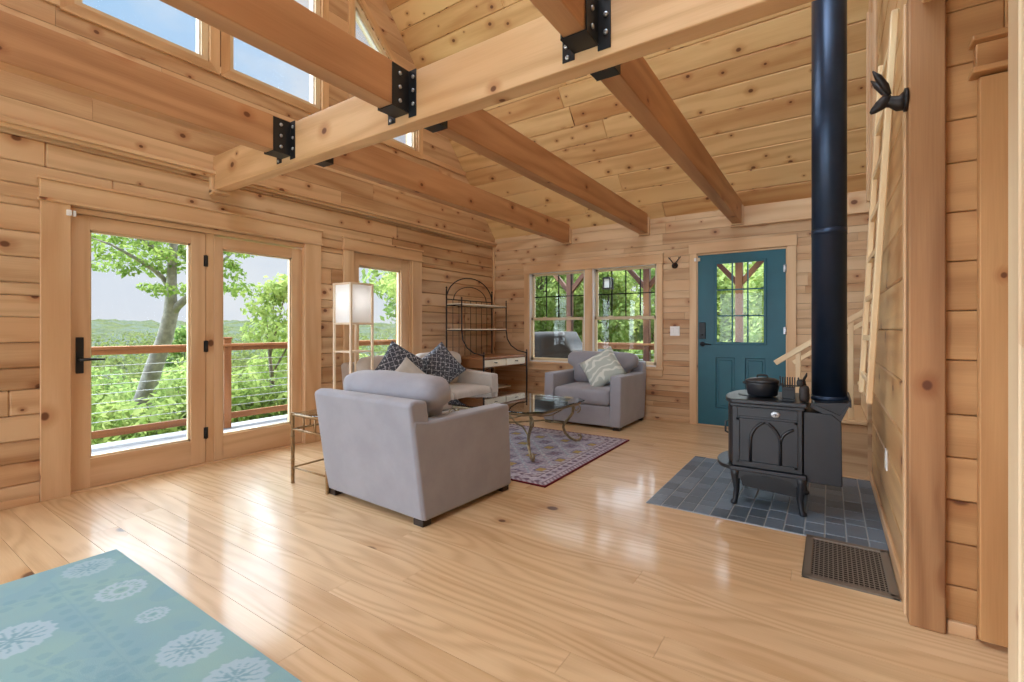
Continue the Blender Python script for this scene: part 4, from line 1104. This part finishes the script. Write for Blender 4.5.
# donkey/hare head hook on the partition edge
hk = empty('animal_head_hook', (.262, 2.455, 2.09), 'black cast hare head hook high on the partition by the corner post', 'hook')
hk.scale = (1.15, 1.2, 1.25)
m = MB(); m.lathe([(.0, .0), (.036, .0), (.036, .01), (.03, .012)], 20, axis=0); m.xform(Matrix.Rotation(PI, 4, 'Z')); m.build('mount_disc', M['iron'], hk)
m = MB(); m.tube([(-.008, 0, -.002), (-.028, 0, -.006), (-.046, 0, .004), (-.058, 0, .004)], [.030, .024, .018, .016], 12); m.build('neck', M['iron'], hk)
m = MB(); m.tube([(-.045, 0, .018), (-.058, 0, .012), (-.078, -.001, -.002), (-.096, -.002, -.016), (-.104, -.002, -.022)], [.012, .021, .018, .011, .005], 12); m.build('head', M['iron'], hk)
for s in (-1, 1):
    m = MB(); m.tube([(-.05, s*.010, .024), (-.064, s*.022, .05), (-.084, s*.032, .08), (-.1, s*.038, .102)], [.006, .012, .011, .002], 8); m.build('ear', M['iron'], hk)
hk2 = empty('antler_hook', (-1.616, YB, 1.97), 'small black stag head hook on the log wall left of the teal door', 'hook')
m = MB(); m.lathe([(.0, 0), (.038, 0), (.038, .01), (.02, .016)], 20, axis=1); m.xform(Matrix.Rotation(PI, 4, 'Z')); m.build('mount_disc', M['iron'], hk2)
m = MB(); m.tube([(0, -.012, 0), (0, -.04, .01), (0, -.06, -.005), (0, -.075, -.022)], [.024, .022, .017, .008], 10); m.build('head', M['iron'], hk2)
for s in (-1, 1):
    m = MB(); m.tube([(s*.012, -.035, .025), (s*.045, -.03, .07), (s*.075, -.025, .105)], [.007, .006, .006], 6); m.tube([(s*.055, -.03, .082), (s*.05, -.03, .105)], [.005, .003], 6); m.build('antler', M['iron'], hk2)

# ------------------------------------------------------------------ outdoors
dx = MB(); x = -6.75
while x < XL-.2: dx.box(x, min(x+.136, XL-.17), -3.5, 9.5, -.14, -.11, 1); x += .14
tag(dx.build('deck_floor', M['deck'], bevel=.003), kind='structure')
px_ = MB(); y = YB+.17
while y < 8.75: px_.box(-6.75, 3.5, y, y+.136, -.14, -.11, 0); y += .14
tag(px_.build('porch_floor', M['deck'], bevel=.003), kind='structure')
rl = empty('deck_railing', (-6.5, 3, -.11), 'brown timber deck railing with thin steel cables outside the glass doors', 'railing')
for y in (-2.95, .05, 3.02, 6.0, 8.9):
    m = MB(); m.box(-.045, .045, y-3-.045, y-3+.045, 0, 1.15, 2); m.build('post', M['rail'], rl, bevel=.004)
    m = MB(); m.box(-.055, .055, y-3-.055, y-3+.055, 1.15, 1.175); m.build('post_cap', M['rail'], rl, bevel=.006)
m = MB(); m.box(-.07, .07, -6.1, 6, 1.055, 1.09, 1); m.box(-.02, .02, -6.1, 6, 1.0, 1.055, 1); m.build('top_rail', M['rail'], rl, bevel=.004)
m = MB(); m.box(-.02, .02, -6.1, 6, .11, .19, 1); m.build('bottom_rail', M['rail'], rl, bevel=.004)
for k in range(7):
    m = MB(); z = .28+k*.1; m.tube([(0, -6, z), (0, 6, z)], .004, 6); m.build('steel_cable', M['steel'], rl)
pr = empty('porch_railing', (-2.2, 8.5, -.11), 'dark timber porch railing outside the back window', 'railing')
m = MB(); m.box(-4.2, 3.4, -.07, .07, .985, 1.02, 0); m.box(-4.2, 3.4, -.02, .02, .9, .985, 0); m.build('top_rail', M['rail'], pr)
m = MB(); m.box(-4.2, 3.4, -.02, .02, .1, .18, 0); m.build('bottom_rail', M['rail'], pr)
for k in range(7):
    m = MB(); z = .27+k*.09; m.tube([(-4.2, 0, z), (3.4, 0, z)], .004, 6); m.build('steel_cable', M['steel'], pr)
pf = empty('porch_pergola', (-2.6, 8.5, -.11), 'dark porch timber frame with braced posts seen through the back windows', 'porch')
for x in (-4.31, -2.75, -1.22, .6):
    m = MB(); m.box(x+2.6-.055, x+2.6+.055, -.055, .055, 0, 2.6, 2); m.build('post', M['porch'], pf, bevel=.006)
    for s in (-1, 1):
        m = MB(); m.bar((x+2.6, 0, 2.0), (x+2.6+s*.48, 0, 2.56), .08, .08, up=(0, 1, 0)); m.build('brace', M['porch'], pf)
m = MB(); m.box(-4.2, 3.6, -.08, .08, 2.55, 2.8, 0); m.build('header_beam', M['porch'], pf, bevel=.006)
ln = empty('porch_lantern', (-3.13, 7.6, 1.87), 'black hanging lantern outside the right half of the back window', 'lantern')
m = MB(); m.prism([(-.11, .2), (.11, .2), (.06, .24), (-.06, .24)], 1, -.11, .11); m.box(-.10, .10, -.10, .10, -.03, 0); m.build('lantern_cap', M['black'], ln)
for sx in (-1, 1):
    for sy in (-1, 1): 
        m = MB(); m.box(sx*.08-.014, sx*.08+.014, sy*.08-.014, sy*.08+.014, 0, .2); m.build('lantern_post', M['black'], ln)
m = MB(); m.box(-.07, .07, -.07, .07, .0, .2); m.build('lantern_glass', M['paper'], ln)
m = MB(); m.tube([(0, 0, .24), (0, 0, .99)], .008, 6); m.build('hanger_rod', M['black'], ln); ln.scale = (.75, .75, .75)
m = MB(); m.box(-3.2, -3.06, 6.27, 8.58, 2.61, 2.75, 1); tag(m.build('porch_rafter', M['porch']), 'dark porch rafter carrying the hanging lantern', 'rafter')
# covered grill
gr = MB()
def gfn(P):
    t = (P[2]+.5); P = list(P)
    if P[0] > .12: P[2] -= .27*min(1, (P[0]-.12)/.1)*(1 if P[2] > 0 else 0)*(P[2]/.61)
    w = 1+.05*math.sin(P[0]*34+P[2]*5)*max(0, .45-P[2])+.03*math.sin(P[0]*19)
    P[1] *= w; P[0] *= 1+.03*math.sin(P[1]*26)*max(0, .5-P[2])
    return P
gr.rbox((0, 0, .61), (.72, .30, .61), .09, 26, puff=(0, 0, .02), fn=gfn); g_ = gr.build('covered_grill', M['cover'], loc=(-3.64, 7.0, -.11)); tag(g_, 'barbecue grill under a black fabric cover on the porch', 'grill')

# leaves and trees
def leaf_arrays(centres, per, size, rng):
    V = []; T = []
    for (cx_, cy_, cz_, rx, ry, rz) in centres:
        n = int(per*rng.uniform(.8, 1.2))
        d = rng.normal(size=(n, 3)); d /= np.linalg.norm(d, axis=1)[:, None]
        rad = rng.uniform(.15, 1, n)**.45
        p = np.array([cx_, cy_, cz_])+d*rad[:, None]*np.array([rx, ry, rz])
        nrm = d+rng.normal(size=(n, 3))*.7+np.array([0, 0, .5]); nrm /= np.linalg.norm(nrm, axis=1)[:, None]
        a = rng.normal(size=(n, 3)); a -= nrm*(a*nrm).sum(1)[:, None]; a /= np.linalg.norm(a, axis=1)[:, None]
        b = np.cross(nrm, a); s = size*rng.uniform(.6, 1.3, n)[:, None]
        q = np.stack([p-a*s, p+b*s*.55-nrm*s*.12, p+a*s, p-b*s*.55-nrm*s*.12], 1)
        V.append(q.reshape(-1, 3)); T.append(np.clip(rng.normal(.5, .28, n), 0, 1))
    return np.concatenate(V), np.concatenate(T)
def leaf_obj(name, centres, per, size, mat, seed, parent=None, origin=(0, 0, 0)):
    rng = np.random.default_rng(seed); V, T = leaf_arrays(centres, per, size, rng); V = V-np.array(origin)
    n = len(T); me = bpy.data.meshes.new(name); me.vertices.add(4*n); me.vertices.foreach_set('co', V.astype(np.float32).ravel())
    me.loops.add(4*n); me.loops.foreach_set('vertex_index', np.arange(4*n, dtype=np.int32))
    me.polygons.add(n); me.polygons.foreach_set('loop_start', np.arange(0, 4*n, 4, dtype=np.int32)); me.polygons.foreach_set('loop_total', np.full(n, 4, np.int32))
    me.update(calc_edges=True); at = me.attributes.new('tone', 'FLOAT', 'FACE'); at.data.foreach_set('value', T.astype(np.float32)); me.materials.append(mat)
    o = bpy.data.objects.new(name, me); C.objects.link(o)
    if parent is not None: o.parent = parent
    else: o.location = origin
    return o
CA, SA = math.cos(math.atan2(317, 472)), math.sin(math.atan2(317, 472))
def at(px, py, t):
    """a point at distance t along the view axis"""
    r = (px-512)/472*t; return Vector((r*CA-t*SA, r*SA+t*CA, 1.17+(329-py)/472*t))
# big maple outside the french door
T0 = 10.2; base = at(128, 440, T0); mo = (base.x, base.y, -3.0)
mp = empty('maple_tree', mo, 'grey barked maple tree leaning over the deck outside the glass door', 'tree')
O = Vector(mo); P = lambda px, py, dt=0: at(px, py, T0+dt)-O
m = MB(); m.tube([Vector((-.35, -.1, -1.2)), P(128, 440), P(146, 393), P(154, 367), P(165, 338), P(171, 313), P(171, 295), P(172, 268), P(174, 240), P(178, 190, .3), P(182, 140, .5)], [.26, .2, .175, .165, .15, .14, .105, .09, .075, .06, .035], 12)
m.tube([P(170, 317), P(177, 307), P(187, 298), P(203, 280, .3), P(222, 262, .5), P(240, 245, .7)], [.1, .085, .075, .055, .04, .02], 8)
m.tube([P(171, 291), P(163, 278), P(154, 270, -.2), P(135, 258, -.4), P(112, 245, -.6), P(92, 238, -.8)], [.06, .05, .045, .035, .025, .012], 8)
m.tube([P(172, 262), P(150, 245, -.3), P(125, 230, -.5), P(100, 226, -.6)], [.06, .045, .03, .012], 8)
m.tube([P(173, 245), P(195, 225, .3), P(225, 205, .6)], [.06, .045, .02], 8)
m.build('trunk', M['bark'], mp)
cl = [(90, 243), (99, 238), (108, 252), (118, 240), (120, 262), (130, 248), (140, 258), (138, 236), (150, 244), (148, 266), (160, 250), (158, 272), (168, 258), (166, 240), (180, 250), (184, 268), (192, 254), (150, 284), (162, 288), (186, 290), (200, 262), (206, 246), (216, 252), (226, 250), (238, 246), (248, 250), (228, 266), (238, 272), (230, 288), (240, 292), (100, 262), (128, 272), (220, 230), (200, 228), (170, 222), (140, 218), (110, 222), (250, 235), (190, 205), (160, 198), (220, 208), (130, 200), (240, 215), (175, 175), (205, 180), (150, 178), (180, 150), (95, 205)]
rn = random.Random(9); cs = []
for q in cl:
    p = at(q[0]+rn.uniform(-3, 3), q[1]+rn.uniform(-3, 3), T0+rn.uniform(-.9, .9)); s = rn.uniform(.17, .29); cs.append((p.x, p.y, p.z, s*1.2, s*1.2, s*.7))
leaf_obj('foliage', cs, 85, .058, M['leafA'], 1, mp, mo)
tn_ = [0]
def tree(kind, base, H, cr, nb, per, size, mat, label, cat='tree', group=None, trunk=.12, low=.25, seed=0, dens=1.):
    """broadleaf: trunk and a crown of leaf clumps"""
    o = empty(kind, base, label, cat, group); rg = random.Random(seed)
    m = MB(); top = Vector((rg.uniform(-.3, .3), rg.uniform(-.3, .3), H*.92))
    m.tube([(0, 0, -.4), top*.3+Vector((rg.uniform(-.1, .1), 0, 0)), top*.65, top], [trunk, trunk*.8, trunk*.5, trunk*.15], 8)
    cs = []
    for k in range(nb):
        a = rg.uniform(0, 2*PI); z = H*(low+(1-low)*rg.random()); f = math.sin(PI*min(1, max(.05, (z/H-low)/(1-low)*.85+.12)))
        rad = cr*f*rg.uniform(.35, 1.); c_ = (rad*math.cos(a), rad*math.sin(a), z); s = cr*rg.uniform(.28, .42)
        cs.append((c_[0], c_[1], c_[2], s, s, s*.75))
        if k % 3 == 0: m.tube([top*(z/H*.75), Vector(c_)], [trunk*.3, trunk*.1], 5)
    m.build('trunk', M['trunk'], o); leaf_obj('foliage', cs, per, size, mat, seed+100, o)
    return o
def shrub(base, H, cr, nb, per, size, mat, label, group, seed):
    o = empty('leafy_shrub', base, label, 'shrub', group); rg = random.Random(seed); cs = []; m = MB()
    for k in range(nb):
        a = rg.uniform(0, 2*PI); z = H*rg.uniform(.2, .9); rad = cr*rg.uniform(0, .9)*(1-.5*z/H); c_ = (rad*math.cos(a), rad*math.sin(a), z); s = cr*rg.uniform(.3, .45); cs.append(c_+(s, s, s*.8))
        m.tube([(0, 0, -.4), Vector(c_)*.5+Vector((0, 0, .05)), c_], [.03, .02, .008], 5)
    m.build('stems', M['trunk'], o); leaf_obj('foliage', cs, per, size, mat, seed+300, o); return o
# trees seen right of the maple, through the second pane and the tall window
q_ = at(284, 300, 9.6); tree('young_maple', (q_.x, q_.y, -2.4), 4.4, 1.25, 30, 150, .07, M['leafC'], 'young light green tree at the deck seen through the right glass pane', seed=31, trunk=.08, group=None)
tree('broadleaf_tree', (-9.6, 11.0, -1.6), 6.3, 2.3, 46, 150, .12, M['leafC'], 'full bright green tree seen through the tall window behind the lamp', seed=32)
tree('broadleaf_tree', (-12.5, 13.5, -1.6), 7.4, 2.6, 46, 140, .14, M['leafD'], 'darker green tree behind the bright one outside the tall window', seed=33)
tree('spruce_tree', (at(183, 345, 19).x, at(183, 345, 19).y, -4.2), 5.3, .9, 40, 60, .1, M['leafE'], 'small pointed evergreen beyond the maple trunk', seed=34, trunk=.06, low=.05)
k = 0
for (px, py, t, s, mt) in ((95, 372, 8.6, .8, 'leafB'), (118, 395, 8.0, .8, 'leafB'), (150, 405, 8.2, .75, 'leafC'), (178, 385, 9.0, .8, 'leafB'), (196, 372, 9.4, .9, 'leafB'), (235, 360, 9.0, .95, 'leafB'), (262, 352, 9.4, 1.0, 'leafC'), (288, 352, 9.6, 1.0, 'leafB'), (308, 350, 9.8, 1.0, 'leafC'), (140, 372, 12.5, 1.3, 'leafD'), (110, 362, 14.5, 1.3, 'leafD'), (170, 366, 15., 1.4, 'leafD'), (60, 380, 9.5, 1.0, 'leafB'), (205, 356, 14., 1.3, 'leafC'), (345, 345, 11, 1.2, 'leafC'), (375, 350, 11.5, 1.2, 'leafB'), (398, 350, 12, 1.2, 'leafC')):
    p = at(px, py, t); h = 2.3*s+1.2
    shrub((p.x, p.y, p.z-h), h, 1.05*s+.25, 22, 110, .075+.02*(t > 11), M[mt], 'green shrub on the slope below the deck railing', 'shrubs below the deck', 500+k); k += 1
# woods behind the porch
for k, (x, y, H, cr, mt) in enumerate(((-10.8, 17, 7.2, 2.0, 'leafC'), (-8.6, 14.6, 6.6, 1.9, 'leafD'), (-5.9, 14.0, 3.7, 1.5, 'leafC'), (-5.2, 17.5, 4.0, 1.7, 'leafD'), (-2.9, 14.6, 3.6, 1.5, 'leafC'), (-1.6, 16.8, 4.1, 1.7, 'leafC'), (.2, 15.2, 3.9, 1.6, 'leafC'), (-7.4, 16.0, 4.1, 1.7, 'leafC'), (-9.6, 19.0, 8.2, 2.2, 'leafD'), (-7.2, 12.6, 5.2, 1.5, 'leafB'), (-.9, 13.2, 3.2, 1.4, 'leafB'), (-3.6, 20.5, 5.0, 2.0, 'leafC'), (-12.5, 19.5, 8.0, 2.4, 'leafD'), (-7.0, 20.5, 5.0, 2.0, 'leafD'), (-1.0, 20.5, 5.0, 2.0, 'leafD'))):
    tree('broadleaf_tree', (x, y, -.7), H, cr, 42, 150, .085, M[mt], 'green forest tree behind the porch, seen through the back window', group='trees behind the porch', seed=60+k, trunk=.09)
for k, (x, y, s) in enumerate(((-6.6, 11.4, .95), (-5.0, 11.0, .8), (-3.9, 11.8, .9), (-2.6, 11.2, .85), (-1.6, 11.6, .9), (-.4, 11.2, .8), (.7, 11.5, .9))):
    shrub((x, y, -.75), 1.9*s, 1.0*s, 20, 120, .07, M['leafB'], 'light green shrub on the lawn just beyond the porch rail', 'shrubs beyond the porch rail', 700+k)

# ground, hillside and the far forest canopy
def ground_mat():
    g = N('grass_ground'); co = g.n('TexCoord').outputs['Object']; n = g.n('TexNoise', {'Vector': co, 'Scale': 1.3, 'Detail': 8.}).outputs['Fac']
    b = g.bsdf(Base_Color=g.mix(n, lin('#566f2d'), lin('#84964c')), Roughness=.95); g.bump(b, n, .5, .1); return g.m
def hz_(x, y):
    d = max(0, -7.2-x)
    return -.75-.30*min(d, 14)**1.02-.02*max(0, d-14)
xs = list(np.concatenate([np.linspace(-40, -7, 40), np.linspace(-6.9, 14, 12)])); ys = list(np.linspace(-20, 40, 45))
m = MB(); vs = [(x, y, hz_(x, y)) for y in ys for x in xs]; nx = len(xs)
fs = [(j*nx+i, j*nx+i+1, (j+1)*nx+i+1, (j+1)*nx+i) for j in range(len(ys)-1) for i in range(nx-1)]
m.poly(vs, fs); tag(m.build('hillside', ground_mat()), kind='structure')
def canopy_mat():
    g = N('far_forest'); co = g.n('TexCoord').outputs['Object']
    n = g.n('TexNoise', {'Vector': co, 'Scale': .5, 'Detail': 9., 'Roughness': .7}).outputs['Fac']; n2 = g.n('TexNoise', {'Vector': co, 'Scale': .03, 'Detail': 4.}).outputs['Fac']
    c = g.mix(g.sstep(n, .35, .65), lin('#363f2c'), lin('#656d4a')); c = g.mix(g.sstep(n2, .4, .62), c, lin('#565f55'))  # greyer green patches put the distance haze into the colour
    b = g.bsdf(Base_Color=c, Roughness=1.); b.inputs['Specular IOR Level'].default_value = 0; return g.m
from mathutils import noise as NZ
vs = []; fs = []; na, nr = 420, 170
for j in range(nr):
    d = 22*(700/22)**(j/(nr-1))
    for i in range(na):
        a = math.radians(40+125*i/(na-1)); x, y = -7+d*math.cos(a+math.radians(50)), 3+d*math.sin(a+math.radians(50))
        s = .05*d+3
        h = -6.2+6.0*min(1, d/300)+11*max(0, (d-330)/370)
        h += s*(.17-.09*min(1, d/400))*(NZ.noise(Vector((x/(s*.32), y/(s*.32), 0)))+.6*NZ.noise(Vector((x/(s*.13), y/(s*.13), 4))))+min(.012*d, 2.2)*NZ.noise(Vector((x/120, y/120, 7)))
        vs.append((x, y, h))
fs = [(j*na+i, j*na+i+1, (j+1)*na+i+1, (j+1)*na+i) for j in range(nr-1) for i in range(na-1)]
m = MB(); m.poly(vs, fs, smooth=False); o = m.build('forest_canopy', canopy_mat()); LV = [(p[0], p[1], p[2]+.012*math.hypot(p[0]+7, p[1]-3)) for p in vs if math.hypot(p[0]+7, p[1]-3) < 160]; tag(o, 'green forest canopy stretching to the horizon beyond the deck', 'forest', kind='stuff')

rg = random.Random(77); cs = []
for p in LV:
    if rg.random() < .16:
        d = math.hypot(p[0]+7, p[1]-3); r_ = .25+.022*d; cs.append((p[0], p[1], p[2]-r_*.3, r_, r_, r_*.8))
fo = leaf_obj('forest_foliage', cs, 16, .34, M['leafF'], 55); tag(fo, 'leafy crowns of the nearer forest trees on the hillside below', 'forest', kind='stuff')

# ------------------------------------------------------------------ light
w = bpy.data.worlds.new('world'); bpy.context.scene.world = w; w.use_nodes = True; t = w.node_tree; t.nodes.clear()
out = t.nodes.new('ShaderNodeOutputWorld'); bg = t.nodes.new('ShaderNodeBackground'); tc = t.nodes.new('ShaderNodeTexCoord'); sp_ = t.nodes.new('ShaderNodeSeparateXYZ')
t.links.new(tc.outputs['Generated'], sp_.inputs[0]); rp = t.nodes.new('ShaderNodeValToRGB'); t.links.new(sp_.outputs[2], rp.inputs[0])
e = rp.color_ramp.elements; e[0].position = 0.; e[0].color = lin('#e3e9f3'); e[1].position = .75; e[1].color = lin('#8fc2f5')
q = e.new(.22); q.color = lin('#d5e3f6'); q = e.new(.5); q.color = lin('#a9d3fb')
nz = t.nodes.new('ShaderNodeTexNoise'); nz.inputs['Scale'].default_value = 3.2; nz.inputs['Detail'].default_value = 6; mp_ = t.nodes.new('ShaderNodeMapping'); mp_.inputs['Scale'].default_value = (1, 1, 2.2)
t.links.new(tc.outputs['Generated'], mp_.inputs[0]); t.links.new(mp_.outputs[0], nz.inputs['Vector'])
r2 = t.nodes.new('ShaderNodeValToRGB'); t.links.new(nz.outputs['Fac'], r2.inputs[0]); r2.color_ramp.elements[0].position = .48; r2.color_ramp.elements[1].position = .72
mx = t.nodes.new('ShaderNodeMix'); mx.data_type = 'RGBA'; t.links.new(r2.outputs[0], mx.inputs[0]); t.links.new(rp.outputs[0], mx.inputs[6]); mx.inputs[7].default_value = lin('#eef2f7')
t.links.new(mx.outputs[2], bg.inputs[0]); t.links.new(bg.outputs[0], out.inputs[0]); bg.inputs[1].default_value = .84

def sun(name, d, strength, angle, col=(1, 1, 1)):
    l = bpy.data.lights.new(name, 'SUN'); l.energy = strength; l.angle = math.radians(angle); l.color = col
    o = bpy.data.objects.new(name, l); C.objects.link(o); o.rotation_euler = Vector(d).to_track_quat('-Z', 'Y').to_euler(); return o
def area(name, loc, d, sx, sy, power, col=(1, 1, 1)):
    l = bpy.data.lights.new(name, 'AREA'); l.shape = 'RECTANGLE'; l.size = sx; l.size_y = sy; l.energy = power; l.color = col
    o = bpy.data.objects.new(name, l); C.objects.link(o); o.location = loc; o.rotation_euler = Vector(d).to_track_quat('-Z', 'Z').to_euler(); return o
sun('sun', (.07, -.34, -1), 7., .6, (1, .96, .88))
sun('added_sky_fill_north', (-.15, -1, -.42), 6.0, 80, (.8, .9, 1))  # added broad sun, brightens the back of the room and the floor sheen
sun('added_sky_fill', (1, .45, -.42), 14.0, 100, (.76, .88, 1))  # added wide soft sun, boosts the light through the glass doors
area('added_front_window_fill', (-2.15, YF-.2, 1.35), (0, 1, 0), 3.6, 1.9, 85, (.76, .88, 1))  # added lamp outside the unseen front window
for k, x in enumerate((-1.45, -.25)): area('added_roof_window_fill', (x, .2+.08, roof_z(.2)+.02), (0, .62, -.78), 1.1, 1.9, 44, (.74, .87, 1))  # lamps in the added roof windows, brighten floor and ceiling
area('added_left_window_fill', (XL-.25, -.75, 1.3), (1, 0, 0), 1.6, 1.5, 20, (.82, .92, 1))  # added lamp outside the unseen left window

# ------------------------------------------------------------------ camera
cd = bpy.data.cameras.new('camera'); cam = bpy.data.objects.new('camera', cd); C.objects.link(cam)
cam.location = (0, 0, 1.17); cam.rotation_euler = (PI/2, 0, math.atan2(317, 472)); cd.sensor_width = 36; cd.lens = 472/1024*36; cd.shift_y = -(341-329)/1024; cd.clip_start = .02; cd.clip_end = 2000
S_ = bpy.context.scene; S_.camera = cam
S_.view_settings.view_transform = 'Standard'; S_.view_settings.look = 'None'; S_.view_settings.gamma = 1; S_.view_settings.exposure = .28
try:
    S_.view_settings.use_curve_mapping = False
    S_.cycles.use_denoising = True; S_.cycles.max_bounces = 10; S_.cycles.diffuse_bounces = 6; S_.cycles.transparent_max_bounces = 24; S_.cycles.glossy_bounces = 4
except Exception: pass
